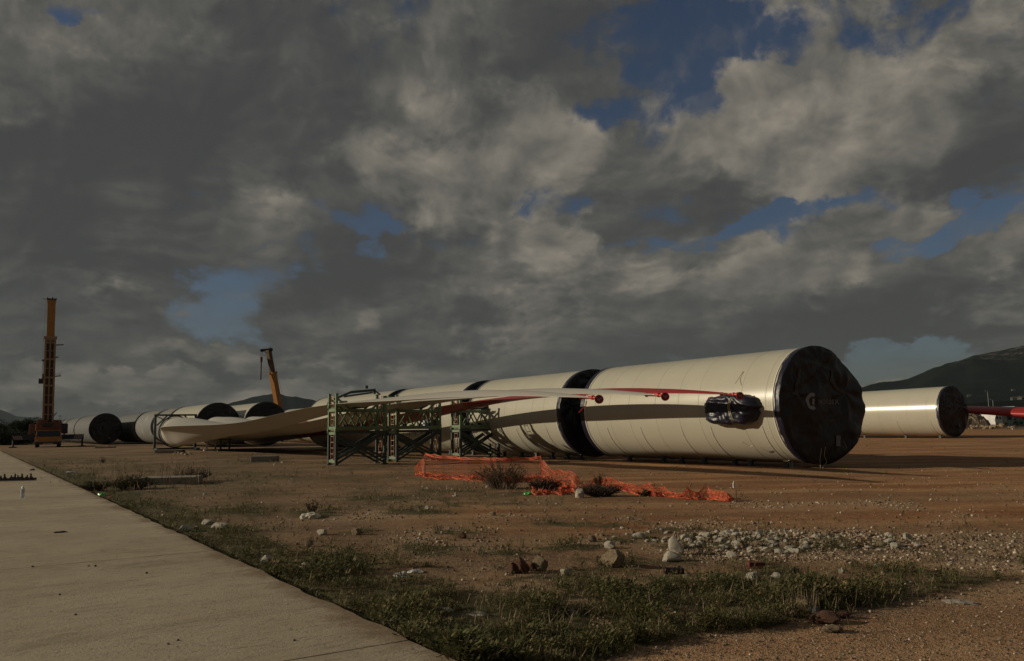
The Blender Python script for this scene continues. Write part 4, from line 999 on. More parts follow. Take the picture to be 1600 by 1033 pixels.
# white rubble patch: every larger stone its own object
protos = [rock_obj('rubble_stone', 100 + i, stonew if i % 4 else stoneb, ICO2).data for i in range(10)]
for ob in [x for x in list(COL.objects) if x.name.startswith('rubble_stone')]: bpy.data.objects.remove(ob)
cnt = 0
def rubble(px, py, sz, lab, grp, name='rubble_stone'):
    global cnt
    o = bpy.data.objects.new(name, protos[rnd.randrange(10)]); COL.objects.link(o)
    p = G(px, py); o.location = (p.x, p.y, gz(p.x, p.y) + sz * .30)
    o.scale = (sz * rnd.uniform(.8, 1.3), sz * rnd.uniform(.7, 1.1), sz * rnd.uniform(.5, .85)); o.rotation_euler = (rnd.uniform(-.4, .4), rnd.uniform(-.4, .4), rnd.uniform(0, 6.28))
    tag(o, lab, 'stone', grp); cnt += 1
k_ = 0
while k_ < 265:
    px = rnd.uniform(1050, 1440); py = rnd.uniform(832, 872)
    dens = (1 - sstep(.45, 1.1, ((px - 1175) / 130) ** 2 + ((py - 851) / 17) ** 2)) + .32 * (1 - sstep(.6, 1.2, ((px - 1350) / 110) ** 2 + ((py - 848) / 14) ** 2)) + .04
    if rnd.random() > dens: continue
    rubble(px, py, rnd.choice((.026, .032, .04, .045, .06, .075)) * rnd.uniform(.8, 1.2), 'loose white rubble stone in the pale stone patch at right', 'white stones of the rubble patch'); k_ += 1
for i in range(24):
    rubble(rnd.uniform(935, 1050), rnd.uniform(826, 852), rnd.uniform(.02, .05), 'scattered pale stone on the bare soil left of the rubble patch', 'pale stones left of the rubble patch')
for i in range(30):
    rubble(rnd.gauss(700 if i < 15 else 840, 45), rnd.uniform(760, 772), rnd.uniform(.02, .05), 'small white stone strewn in front of the orange netting', 'white stones before the netting')

# gravel: countless pebbles as one mesh
def px_of(x, y): return proj((x, y, 0))[0]
def scatter_pebbles():
    vs0, fs0 = ICO1; V = []; F = []; n0 = 0
    base = [np.array([tuple(v) for v in rock_verts(i + 300, ICO1, .5)[0]]) for i in range(6)]
    fa = np.array(fs0); rg = np.random.RandomState(3); c = 0; tries = 0
    while c < 15000 and tries < 120000:
        tries += 1
        t = rg.rand(); r = 5.2 * (34 / 5.2) ** (t ** .9); a = math.radians(rg.uniform(-34, 35)); x, y = r * math.sin(a), r * math.cos(a)
        if slab_d(x, y) < .05: continue
        g, gr, rd, th, pa = masks(x, y)
        if c < 2600:
            p_ = G(rg.uniform(1050, 1450), rg.uniform(833, 874)); x, y = p_.x, p_.y; r = math.hypot(x, y); g, gr, rd, th, pa = masks(x, y); gr = 1.0
            if rg.rand() > math.exp(-((proj((x, y, 0))[0] - 1200) / 150) ** 2) + .25: continue
        if rg.rand() > .05 + .95 * gr * (1 - .6 * g) * (1 - .75 * sstep(13, 22, r) * (px_of(x, y) < 1300)): continue
        s = rg.choice([.006, .009, .013, .02]) * rg.uniform(.7, 1.3) * (1 if r < 12 else 1.3)
        if pa > .5: s *= .45
        an = rg.uniform(0, 6.28); ca, sa = math.cos(an), math.sin(an)
        b = base[rg.randint(6)] * [s * rg.uniform(.8, 1.4), s, s * .7]
        b = np.column_stack((b[:, 0] * ca - b[:, 1] * sa + x, b[:, 0] * sa + b[:, 1] * ca + y, b[:, 2] + gz(x, y) + s * .3 + g * .015))
        V.append(b); F.append(fa + n0); n0 += len(b); c += 1
    V = np.concatenate(V); F = np.concatenate(F)
    me = bpy.data.meshes.new('gravel'); me.vertices.add(len(V)); me.vertices.foreach_set('co', V.astype(np.float32).ravel())
    me.loops.add(F.size); me.loops.foreach_set('vertex_index', F.astype(np.int32).ravel()); me.polygons.add(len(F))
    me.polygons.foreach_set('loop_start', np.arange(0, F.size, 3, dtype=np.int32)); me.polygons.foreach_set('loop_total', np.full(len(F), 3, dtype=np.int32)); me.update()
    m = bpy.data.materials.new('pebble'); m.use_nodes = True; n = N(m.node_tree); b = m.node_tree.nodes['Principled BSDF']
    gi = n.new('ShaderNodeNewGeometry').outputs['Random Per Island']; r_ = n.new('ShaderNodeValToRGB'); n._in(r_.inputs[0], gi)
    e = r_.color_ramp.elements; e[0].color = (.12, .070, .042, 1); e[1].color = (.56, .48, .38, 1); q = e.new(.6); q.color = (.22, .15, .10, 1)
    n._in(b.inputs['Base Color'], r_.outputs[0]); b.inputs['Roughness'].default_value = .9
    me.materials.append(m); o = bpy.data.objects.new('gravel', me); COL.objects.link(o); tag(o, 'small loose pebbles strewn over the brown soil', 'gravel', kind='stuff')
scatter_pebbles()

# ------------------------------------------------------------------ ground cover: weeds and grass
def leafmat(name, cols, trans=.25):
    m = bpy.data.materials.new(name); m.use_nodes = True; n = N(m.node_tree); b = m.node_tree.nodes['Principled BSDF']
    gi = n.new('ShaderNodeNewGeometry').outputs['Random Per Island']
    P = n.new('ShaderNodeTexCoord').outputs['Object']
    f = n.math('ADD', n.math('MULTIPLY', gi, .6), n.math('MULTIPLY', n.noise(P, 1.3, 4, .6), .5))
    r_ = n.new('ShaderNodeValToRGB'); n._in(r_.inputs[0], f); e = r_.color_ramp.elements
    e[0].position = .2; e[0].color = (*cols[0], 1); e[1].position = .85; e[1].color = (*cols[-1], 1)
    for i, c in enumerate(cols[1:-1]): q = e.new(.2 + .65 * (i + 1) / (len(cols) - 1)); q.color = (*c, 1)
    n._in(b.inputs['Base Color'], r_.outputs[0]); b.inputs['Roughness'].default_value = .7; b.inputs['Specular IOR Level'].default_value = .25
    tr = n.new('ShaderNodeBsdfTranslucent'); n._in(tr.inputs[0], r_.outputs[0]); ms = n.new('ShaderNodeMixShader'); ms.inputs[0].default_value = trans
    out = m.node_tree.nodes['Material Output']; n.l.new(b.outputs[0], ms.inputs[1]); n.l.new(tr.outputs[0], ms.inputs[2]); n.l.new(ms.outputs[0], out.inputs[0])
    return m
weedm = leafmat('weed_leaf', [(.035, .044, .016), (.080, .092, .030), (.145, .140, .055), (.23, .16, .085)])
bladem = leafmat('grass_blade', [(.035, .048, .016), (.085, .095, .032), (.16, .135, .06), (.24, .18, .10)])
strawm = leafmat('dry_straw', [(.09, .06, .04), (.20, .14, .09), (.38, .29, .20)], .1)
def quads_mesh(name, V, m, label, kind='stuff', cat='plants'):
    V = np.asarray(V, dtype=np.float32).reshape(-1, 3); nq = len(V) // 4
    me = bpy.data.meshes.new(name); me.vertices.add(len(V)); me.vertices.foreach_set('co', V.ravel())
    me.loops.add(nq * 4); me.loops.foreach_set('vertex_index', np.arange(nq * 4, dtype=np.int32)); me.polygons.add(nq)
    me.polygons.foreach_set('loop_start', np.arange(0, nq * 4, 4, dtype=np.int32)); me.polygons.foreach_set('loop_total', np.full(nq, 4, dtype=np.int32)); me.update()
    me.materials.append(m); o = bpy.data.objects.new(name, me); COL.objects.link(o); tag(o, label, cat, kind=kind); return o
def leafq(V, p, d, w, l, upz, rg):
    # small rhombic leaf from p towards d
    d = np.array([d[0], d[1], upz]); d = d / np.linalg.norm(d); s = np.cross(d, [rg.uniform(-.3, .3), rg.uniform(-.3, .3), 1]); s /= (np.linalg.norm(s) + 1e-6)
    m_ = p + d * l * .55
    V += [p, m_ - s * w, p + d * l, m_ + s * w]
def scatter_cover():
    rg = np.random.RandomState(5); V = []; S = []; B = []
    tries = 0
    while tries < 75000:
        tries += 1
        t = rg.rand(); r = 4.9 * (62 / 4.9) ** (t ** 1.35); a = math.radians(rg.uniform(-36, 35)); x, y = r * math.sin(a), r * math.cos(a)
        if slab_d(x, y) < .03: continue
        g, gr, rd, th, pa = masks(x, y)
        g2 = max(g * (1 - .45 * gr), .16 * th + .02) * (1 - .8 * pa)
        clump = sstep(-.35, .25, fbm(x * 1.6, y * 1.6, 4, 3))
        if rg.rand() > g2 * (.25 + .75 * clump): continue
        spc = fbm(x * .9, y * .9, 31, 3); z = gz(x, y) + g * .02; size = (1 + .7 * spc) * rg.uniform(.4, 1.3) * (.55 + .6 * g * clump) * (1 + .25 * sstep(15, 40, r))
        nl = int((13 if r < 9 else 9 if r < 12 else 6 if r < 22 else 4) * (1 + g))
        for i in range(nl):
            an = rg.uniform(0, 6.28); rad = rg.uniform(0, .055) * size; h = rg.uniform(.005, .055) * size * (1 + .8 * clump * g)
            p = np.array([x + rad * math.cos(an), y + rad * math.sin(an), z + h])
            leafq(V, p, (math.cos(an), math.sin(an)), (.0068 if r < 9 else .009) * size, rg.uniform(.022, .042) * size, rg.uniform(-.1, 1.3), rg)
        if rg.rand() < .35 + .5 * (spc > .12):
            for i in range(rg.randint(3, 9)):
                an = rg.uniform(0, 6.28); leafq(B, np.array([x + rg.normal(0, .02), y + rg.normal(0, .02), z]), (math.cos(an), math.sin(an)), .0020 * (1 + r / 16), rg.uniform(.04, .13) * (1 + .6 * spc), rg.uniform(.8, 3), rg)
        if rg.rand() < .30:
            for i in range(3):
                an = rg.uniform(0, 6.28); leafq(S, np.array([x, y, z]), (math.cos(an), math.sin(an)), .0022 * (1 + r / 18), rg.uniform(.05, .16) * size, rg.uniform(.6, 3), rg)
    quads_mesh('ground_cover', V, weedm, 'low green weeds and clover growing in uneven patches on the soil')
    quads_mesh('grass', B, bladem, 'thin green and yellowing grass blades among the weeds')
    # dry straw and stalks
    def stalks(px0, px1, py0, py1, n_, hmin, hmax, w, lean=.5):
        for _ in range(n_):
            p = G(rg.uniform(px0, px1), rg.uniform(py0, py1)); an = rg.uniform(0, 6.28); h = rg.uniform(hmin, hmax)
            q = np.array([p.x, p.y, gz(p.x, p.y)]); ln = rg.uniform(0, lean)
            leafq(S, q, (math.cos(an) * ln, math.sin(an) * ln), w * rg.uniform(.6, 1.2), h, 1.0, rg)
            for _k in range(rg.randint(0, 4)):
                t = rg.uniform(.3, .9); d = np.array([math.cos(an) * ln, math.sin(an) * ln, 1.0]); d /= np.linalg.norm(d); b = q + d * h * t; a2 = rg.uniform(0, 6.28)
                leafq(S, b, (math.cos(a2), math.sin(a2)), w * .6, h * .28, rg.uniform(.2, 1.2), rg)
    stalks(1110, 1340, 905, 972, 170, .08, .34, .0026, 1.5); stalks(1225, 1285, 950, 975, 60, .15, .3, .0024, .25); stalks(1350, 1470, 885, 955, 110, .06, .22, .0024, 1.6); stalks(735, 900, 945, 1005, 150, .08, .26, .003, 1.6)
    stalks(700, 1500, 870, 985, 420, .04, .16, .0026, 1.2); stalks(250, 330, 730, 760, 170, .15, .55, .010, .6); stalks(140, 240, 735, 775, 190, .12, .42, .009, .7)
    stalks(60, 340, 722, 765, 200, .08, .3, .009, .7); stalks(650, 900, 745, 775, 240, .08, .32, .006, .8); stalks(440, 580, 770, 800, 30, .08, .2, .005, .8); stalks(220, 620, 790, 900, 150, .04, .15, .003, 1.0)
    stalks(30, 500, 705, 730, 120, .08, .25, .012, .8)
    quads_mesh('dry_stalks', S, strawm, 'dry straw and brittle brown stalks standing among the weeds')
scatter_cover()

# ------------------------------------------------------------------ shrubs
def shrub(px, py, w, h, n_st, leafy, label, name='shrub', seed=1, lm=None, spread=1.0):
    rg = np.random.RandomState(seed); p = G(px, py); k = scale_at(py); W, H = w * k / 2, h * k
    o = empty(name, (p.x, p.y, gz(p.x, p.y)), 0, label, 'shrub')
    tw, V = MB(), []
    for i in range(n_st):
        an = rg.uniform(0, 6.28); rr = math.sqrt(rg.rand()) * spread; b = Vector((math.cos(an) * W * rr * .35, math.sin(an) * W * .3 * rr, 0))
        e = Vector((math.cos(an) * W * rr, math.sin(an) * W * .6 * rr, H * rg.uniform(.45, 1.0) * (1 - .45 * rr * rr)))
        m_ = (b + e) / 2 + Vector((0, 0, H * .12)); tw.tube([b, m_, e], .008, 4, .003, cap=False)
        for _ in range(4):
            t = rg.uniform(.3, 1); q = b.lerp(e, t); d = Vector((rg.normal(0, .5), rg.normal(0, .5), rg.uniform(.2, 1))).normalized() * H * rg.uniform(.12, .3)
            tw.tube([q, q + d], .004, 3, .002, cap=False)
            for _l in range(leafy):
                c = np.array(q + d * rg.uniform(.1, 1)); a2 = rg.uniform(0, 6.28); leafq(V, c, (math.cos(a2), math.sin(a2)), .012, .05, rg.uniform(-.2, 1.5), rg)
    tw.build('twigs', twig, o)
    if V:
        f = quads_mesh('foliage', V, lm or leafm_t, None); f.parent = o
        for kk in ('label', 'category', 'kind'):
            if kk in f: del f[kk]
    return o
leafm_t = leafmat('shrub_leaf_t', [(.045, .050, .022), (.09, .085, .040), (.14, .12, .06)])
deadm_t = leafmat('dead_leaf_t', [(.03, .02, .015), (.07, .048, .034), (.12, .082, .058)], .1)
shrub(786, 764, 104, 48, 110, 4, 'wide twiggy green shrub in front of the upright orange netting', seed=2)
shrub(852, 768, 60, 24, 120, 3, 'low dead brown bush half under the crumpled orange netting', seed=3, lm=deadm_t, name='dead_bush')
shrub(938, 776, 80, 20, 150, 3, 'dark dead bush under the arch of orange netting at its right', seed=4, lm=deadm_t, name='dead_bush')
shrub(938, 758, 26, 18, 20, 4, 'small green-tipped sprig rising behind the dark dead bush', seed=14)
shrub(488, 803, 26, 22, 16, 3, 'small thorny sprout behind the white debris on bare soil', seed=5)
shrub(160, 724, 14, 12, 12, 6, 'small dark weed tuft on the ground in front of the left black cover', seed=6)
shrub(205, 765, 70, 30, 110, 8, 'brown-green bush left of the old concrete foundation block', seed=7, spread=1.2)
shrub(300, 752, 70, 24, 90, 4, 'thin dry bush right of the old concrete foundation block', seed=8, lm=deadm_t)
shrub(150, 768, 60, 20, 80, 8, 'low green bush beside the slab near the green bag', seed=9)
shrub(1010, 775, 30, 10, 30, 5, 'grey-green weed clump against the orange netting', seed=10)

# ------------------------------------------------------------------ orange netting
def netting():
    st = [ # px, py bottom, py top, crumple
        (650, 742, 734, .5), (664, 746, 709, .06), (690, 749, 713, .03), (720, 750, 715, .02), (760, 752, 716, .02), (800, 753, 716, .02), (828, 752, 716, .03), (844, 752, 713, .06), (856, 754, 728, .35), (866, 760, 738, .5),
        (875, 764, 731, .5), (886, 768, 733, .5), (900, 770, 745, .5), (912, 768, 756, .4), (928, 757, 750, .3), (945, 757, 748, .3), (958, 764, 751, .4), (975, 768, 757, .4), (1000, 773, 759, .5), (1035, 777, 763, .5), (1060, 778, 770, .4), (1095, 780, 766, .5), (1125, 781, 768, .4), (1150, 783, 777, .3)]
    pts = []; 
    def lerp_st(px):
        for a, b in zip(st, st[1:]):
            if px <= b[0]: t = (px - a[0]) / (b[0] - a[0]); return [a[i] + (b[i] - a[i]) * t for i in range(4)]
        return list(st[-1])
    # stations about every 7 cm of real length
    px = 650.0; cols = []
    while px < 1150:
        _, yb, yt, cr_ = lerp_st(px); b = G(px, yb); b.z = 0
        cols.append((b, atd(px, yt, b.y), cr_, px)); px += .055 / (b.y / FPX) * (1 - .35 * cr_)
    nv = 15; grid = []
    for i, (b, t, c, px) in enumerate(cols):
        row = []
        for j in range(nv + 1):
            v = j / nv; p = b.lerp(t, v) if c < .15 else b.lerp(t, .5 + .5 * math.sin((v * 1.6 - .3) * math.pi) * .9)
            n1 = Vector((fbm(px * .05, v * 2.2, 1, 3), fbm(px * .05, v * 2.2, 8, 3), fbm(px * .05, v * 2.2, 15, 3)))
            p = p + n1 * (.02 + c * .30)
            p.y += (.10 * math.sin(px * .11) + .05 * math.sin(v * 5 + px * .05)) * (1 + c * 1.5)
            if j == nv and c < .1: p.z = t.z + .01 * math.sin(px * .4)
            p.z = max(p.z, gz(p.x, p.y) + .012 + .03 * rnd.random() * c); row.append(p)
        # bunched hem lying on the ground below the upright part
        grid.append(row)
    # loose fold at the foot of the upright stretch
    mb = MB()
    def ribbon(a, b, w):
        d = b - a
        if d.length < 1e-4 or d.length > .5: return
        s = d.cross(Vector((.25, 1, .12))).normalized() * w / 2; q = Vector((0, w * .3, 0))
        mb.add([a - s, b - s, b + s, a + s], [(0, 1, 2, 3)])
    for i in range(len(grid)):
        for j in range(nv + 1):
            if i + 1 < len(grid): ribbon(grid[i][j], grid[i + 1][j], (.0055 if cols[i][2] < .12 else .009) if j not in (0, nv, nv - 1) else .03)
            if j < nv: ribbon(grid[i][j], grid[i][j + 1], .0055 if cols[i][2] < .12 else .008)
    # second crumpled layer along the base
    px = 655.0; prev = None
    while px < 905:
        yb = lerp_st(px)[1]; row = []
        for j in range(7):
            b = G(px, yb + 1 - j * .9 + 2.0 * mnoise.noise((px * .05, j * .7, 3))); z = .02 + .13 * abs(mnoise.noise((px * .06, j * .8, 9))) * 1.6
            row.append(Vector((b.x + .04 * mnoise.noise((px * .2, j, 1)), b.y - .1, z)))
        if prev:
            for j in range(7):
                ribbon(prev[j], row[j], .02)
                if j < 6: ribbon(row[j], row[j + 1], .018)
        prev = row; px += 2.2
    px = 830.0; prev = None
    while px < 918:
        row = []
        for j in range(7):
            b = G(px, 774 - j * 1.1 + 2.0 * mnoise.noise((px * .07, j * .7, 5))); z = .02 + .18 * abs(mnoise.noise((px * .08, j * .8, 2)))
            row.append(Vector((b.x, b.y, z)))
        if prev:
            for j in range(7):
                ribbon(prev[j], row[j], .022)
                if j < 6: ribbon(row[j], row[j + 1], .02)
        prev = row; px += 2.0
    o = empty('safety_netting', (0, 0, 0), 0, 'orange plastic safety netting, upright at left and collapsed into a crumpled heap to the right', 'netting')
    b0 = G(664, 748); o.location = (b0.x, b0.y, 0)
    for i, v in enumerate(mb.v): mb.v[i] = (v[0] - b0.x, v[1] - b0.y, v[2])
    mb.build('mesh_sheet', netm, o)
    for px_, yb, yt in ((664, 748, 707), (845, 754, 711), (1150, 783, 764)):
        b = G(px_, yb); t = atd(px_, yt, b.y); m_ = MB(); m_.tube([Vector((b.x, b.y, 0)) - b0, t - Vector((b0.x, b0.y, 0))], .012, 6); m_.build('stake', twig, o)
    b = G(1150, 783); t = atd(1147, 762, b.y) - Vector((b0.x, b0.y, 0)); m_ = MB(); m_.tube([t, t + Vector((-.01, 0, .07)), t + Vector((.01, 0, .13))], .03, 7, .015); m_.build('rag', plasticw, o)
netting()
p = G(171, 698); o = None
def crumple(name, px, py, w, h, m, label, seed, cat='litter', flat=.5):
    k = scale_at(py); v, f = ICO3; vs = []
    for q in v:
        n1 = mnoise.noise(q * 1.7 + Vector((seed, 0, 0))); n2 = abs(mnoise.noise(q * 4.5 + Vector((seed, 3, 0))))
        p_ = q * (1 + .5 * n1 - .45 * n2); vs.append(Vector((p_.x * w * k * .55, p_.y * w * k * .4, max(-.1 * h * k, p_.z * h * k * .75 * (1 - flat * .3)))))
    mb = MB(); mb.add(vs, f); b = G(px, py, SLAB_H if slab_d(*G(px, py).xy) < 0 else 0.0)
    zz = SLAB_H if slab_d(b.x, b.y) < 0 else gz(b.x, b.y)
    o = mb.build(name, m, smooth=False, loc=(b.x, b.y, zz + .1 * h * k)); o.rotation_euler[2] = seed; tag(o, label, cat); return o
crumple('crumpled_netting', 171, 699, 20, 6, netm, 'small heap of orange netting before the round black cover at left', 1.0, 'netting')
crumple('plastic_bag', 626, 904, 30, 12, plasticw, 'pale wet plastic bag crumpled on the ground near the weeds', 2.0)
crumple('plastic_bag', 650, 897, 26, 7, plasticw, 'white foam strip lying against the pale wet bag', 3.1)
crumple('plastic_bag', 610, 982, 42, 22, mat('grey_film', (.30, .29, .27), .3, .2, 6, bump=.4), 'dirty grey plastic sheet at the slab edge', 4.2)
crumple('plastic_bag', 160, 777, 20, 9, greenbag, 'bright green plastic bag beside the slab', 5.3)
crumple('litter_scrap', 171, 780, 9, 5, mat('pink_film', (.45, .18, .15), .5), 'pink and white scrap next to the green bag', 5.9)
crumple('litter_scrap', 826, 773, 17, 6, greenbag, 'small bright green scrap below the wide shrub', 6.4)
crumple('litter_scrap', 712, 776, 9, 4, plasticw, 'tiny white scrap on the gravel below the netting', 6.9)
crumple('debris_heap', 484, 809, 34, 12, stonew, 'heap of white broken plaster before the thorny sprout', 7.5, 'debris')
crumple('plastic_sheet', 1311, 940, 26, 8, bluebag, 'pale blue crumpled plastic in the grass', 8.1)
crumple('litter_scrap', 1330, 937, 7, 8, plasticw, 'small white scrap right of the pale blue plastic', 8.4)
crumple('cardboard_scrap', 895, 1022, 38, 8, mat('cardboard', (.42, .37, .28), .8), 'flat pale cardboard lying at the edge of the weeds', 9.3)
crumple('red_scrap', 1083, 856, 8, 8, mat('bright_red', (.65, .03, .03), .5), 'bright red scrap among the white rubble', 9.9)
crumple('dark_bag', 1243, 895, 18, 14, blacks, 'shiny black lump in the grass right of the broken brick', 10.4)
crumple('litter_scrap', 1372, 883, 12, 6, plasticw, 'pale scrap at the right end of the rubble patch', 11.0)
crumple('flat_card', 1500, 940, 44, 5, mat('grey_board', (.30, .26, .21), .8), 'flat greyish board on the edge of the right-hand track', 11.6)
crumple('litter_scrap', 110, 740, 26, 5, plasticw, 'pale torn film lying in the verge by the slab', 12.2)
crumple('litter_scrap', 320, 773, 6, 5, plasticw, 'tiny white scrap right of the old foundation block', 12.8)
for px, s in ((1226, .022), (1233, .02), (1221, .016)): pass
crumple('yellow_flower', 1229, 921, 12, 6, yellowf, 'small yellow flower tuft in the weeds', 13.1, 'flower')
# bricks, cans, foam cube
def brickobj(px, py, w, h, m, label, name, rz=0.0, cyl=False):
    k = scale_at(py); b = G(px, py); mb = MB()
    if cyl: mb.tube([(-w * k / 2, 0, 0), (-w * k / 2 * .9, 0, 0), (w * k / 2 * .9, 0, 0), (w * k / 2, 0, 0)], h * k * .5, 16)
    else: mb.box((0, 0, 0), (w * k, w * k * .5, h * k))
    o = mb.build(name, m, loc=(b.x, b.y, gz(b.x, b.y) + h * k * .45), angle=40); bevel(o, .006); o.rotation_euler = (0, .06, rz); tag(o, label, 'brick' if 'brick' in name else 'can' if cyl else 'block'); return o
brickobj(1181, 887, 25, 11, brick, 'red-brown broken brick on the pebbles below the rubble', 'broken_brick', .1)
brickobj(1053, 895, 30, 10, mat('dark_rusty_can', (.03, .012, .010), .4, .3, 8), 'dark rusty can lying in the grass', 'rusty_can', .15, True)
brickobj(1325, 921, 12, 12, ochre, 'small ochre foam cube standing in the weeds', 'foam_cube', .5)
# concrete blocks
def block(px, py, w, d, h, label, rz=.1, m=concb):
    b = G(px, py); mb = MB(); mb.box((0, d / 2, h / 2 - .03), (w, d, h)); o = mb.build('concrete_block', m, loc=(b.x, b.y, 0)); o.rotation_euler[2] = rz; bevel(o, .02); tag(o, label, 'concrete block'); return o
block(252, 758, 2.0, 1.1, .26, 'old low concrete foundation block overgrown by dry weeds', .12)
block(412, 722, 1.35, .6, .34, 'rectangular concrete block standing alone on the soil', .05)
block(263, 708.5, 2.1, .7, .30, 'concrete block at the foot of the blade root frame', .05)
block(162, 700.5, 1.9, .8, .22, 'low concrete block before the round black cover at left', .0)
for i in range(12):
    rubble(rnd.uniform(270, 298), rnd.uniform(706.5, 711), rnd.uniform(.06, .14), 'grey rubble lump beside the block at the root frame', 'rubble lumps by the root frame block')
for i in range(10):
    rubble(rnd.uniform(425, 460), rnd.uniform(719, 728), rnd.uniform(.03, .08), 'grey rubble lump beside the lone concrete block', 'rubble lumps by the lone block')

# ------------------------------------------------------------------ things on the slab
b = G(35, 778, SLAB_H)
o = empty('plastic_bottle', (b.x, b.y, SLAB_H), 0, 'clear plastic bottle standing upright on the slab', 'bottle')
pet = bpy.data.materials.new('clear_pet'); pet.use_nodes = True; pb = pet.node_tree.nodes['Principled BSDF']; pb.inputs['Base Color'].default_value = (.75, .8, .8, 1); pb.inputs['Roughness'].default_value = .12; pb.inputs['Transmission Weight'].default_value = .55
def lathe_z(prof, k=20):
    vs = [(r * math.cos(2 * math.pi * j / k), r * math.sin(2 * math.pi * j / k), z) for z, r in prof for j in range(k)]
    fs = [(i * k + j, i * k + (j + 1) % k, (i + 1) * k + (j + 1) % k, (i + 1) * k + j) for i in range(len(prof) - 1) for j in range(k)]
    return MB().add(vs, fs + [tuple(range(k))[::-1], tuple((len(prof) - 1) * k + j for j in range(k))])
lathe_z([(0, .038), (.01, .044), (.09, .044), (.10, .040), (.12, .040), (.13, .044), (.20, .044), (.25, .030), (.275, .014), (.285, .014)]).build('bottle_body', pet, o, smooth=True)
lathe_z([(.285, .017), (.305, .017)]).build('cap', whitep, o)
lathe_z([(.13, .0455), (.19, .0455)]).build('bottle_label', mat('pale_label', (.35, .42, .45), .6), o)
b = G(18, 752, SLAB_H)
o = empty('steel_rack', (b.x, b.y, SLAB_H), .1, 'dark steel bar with a row of upright pins lying on the slab', 'steel rack')
mb = MB(); mb.box((0, 0, .06), (1.5, .14, .08)); mb.box((-.1, .12, .05), (1.2, .10, .06)); mb.build('bar', darkm, o)
mb = MB()
for i, x in enumerate((-.62, -.45, -.36, -.22, -.02, .08, .20, .31, .46, .60)):
    mb.tube([(x, .02 * (i % 2), .08), (x + .02 * (i % 3 - 1), .02, .19 + .05 * (i % 2))], .022 + .008 * (i % 2), 8); mb.box((x, .02, .11), (.07, .09, .05))
mb.build('pins', darkm, o)
crumple('dark_scrap', 95, 832, 17, 3, blacks, 'thin dark scrap lying flat on the slab', 20.0)
crumple('dark_scrap', 50, 735, 12, 4, mat('cardboard_dark', (.10, .06, .04), .8), 'dark brown scrap at the slab edge', 21.0)
for i, (px, py) in enumerate(((118, 961), (263, 1007), (138, 885), (149, 885), (93, 930), (278, 1001), (460, 1001), (457, 920), (51, 886), (229, 896))):
    crumple('slab_pebble', px, py, 4, 3, blacks if i != 2 else plasticw, 'tiny dark pebble lying on the bare concrete slab', 30.0 + i, 'pebble')['group'] = 'tiny pebbles on the slab'

# ------------------------------------------------------------------ far things
def mound(px0, px1, py, top, label, seed):
    p0, p1 = G(px0, py), G(px1, py); nx, ny = 260, 36; vs = []; W = (p1 - p0).length; depth = 9.0
    for i in range(nx + 1):
        for j in range(ny + 1):
            t, v = i / nx, j / ny; x = p0.x + (p1.x - p0.x) * t; y = p0.y + v * depth
            e = math.sin(v * math.pi) ** .8 * (.55 + .45 * sstep(0, .05, t) * 1)
            h = top * e * (.90 + .25 * fbm(x * .12 + seed, v, 2, 3)) + .75 * e * abs(fbm(x * .7, y * .7, seed, 4)); vs.append((x, y, max(-.1, h - .03)))
    mb = MB(); mb.add(vs, [(i * (ny + 1) + j, (i + 1) * (ny + 1) + j, (i + 1) * (ny + 1) + j + 1, i * (ny + 1) + j + 1) for i in range(nx) for j in range(ny)])
    o = mb.build('rubble_mound', mat('mound_earth', (.15, .105, .07), .95, .4, .8, dirt=(.30, .24, .18), dscale=.9, dlo=.5, dhi=.62), smooth=False); tag(o, label, 'rubble mound'); return o
mound(1495, 1760, 670.5, 2.7, 'long mound of brown earth and rubble behind the lone tower section', 2.0)
mprotos = []
for i in range(4):
    _o = rock_obj('rubble_block', 400 + i, mat('mound_rock', (.24, .18, .12), .95, .3, 3), ICO2); mprotos.append(_o.data); bpy.data.objects.remove(_o)
for i in range(26):
    px = rnd.uniform(1514, 1600); b = G(px, 670.5); o = bpy.data.objects.new('rubble_block', mprotos[rnd.randrange(4)]); COL.objects.link(o); s = rnd.uniform(.18, .5)
    o.location = (b.x, b.y - .4 + rnd.uniform(0, 2.0), s * .4 + rnd.uniform(0, .5)); o.scale = (s, s, s * .7); o.rotation_euler[2] = rnd.uniform(0, 6); tag(o, 'broken rock at the foot of the far rubble mound', 'rock', 'broken rocks on the far rubble mound')
mb = MB(); b = G(1600, 671); mb.beam((b.x - 2.5, b.y - 1.2, .12), (b.x + 9, b.y - 1.6, .14), .22, .2); o = mb.build('timber_beam', strapm); tag(o, 'long pale timber beam lying before the rubble mound', 'timber')
def truck(px, py, y, w, h, label):
    k = y / FPX; a = atd(px, py, y); z0 = 0
    o = empty('parked_van', (a.x, y, z0), .35, label, 'van', 'white vans parked behind the rubble mound')
    W, H = w * k, 2.6
    mb = MB(); mb.add([(-W / 2, -1, .5), (W / 2, -1, .5), (W / 2, 1, .5), (-W / 2, 1, .5), (-W / 2, -.9, H * .62), (W / 2, -.9, H), (W / 2, .9, H), (-W / 2, .9, H * .62), (-W * .28, -.9, H), (-W * .28, .9, H)],
                      [(0, 1, 5, 8, 4), (3, 7, 9, 6, 2), (0, 4, 7, 3), (4, 8, 9, 7), (8, 5, 6, 9), (1, 2, 6, 5), (0, 3, 2, 1)]); mb.build('body', whitep, o)
    mb = MB(); mb.box((-W * .18, -.96, H * .74), (W * .25, .03, .55)); mb.box((W * .2, -1.01, H * .7), (W * .2, .03, .5)); mb.build('window', glassd, o)
    for x in (-W * .3, W * .3):
        for y_ in (-.9, .9): mb = MB(); mb.tube([(x, y_ - .12, .38), (x, y_ + .12, .38)], .38, 14); mb.build('wheel', blacks, o)
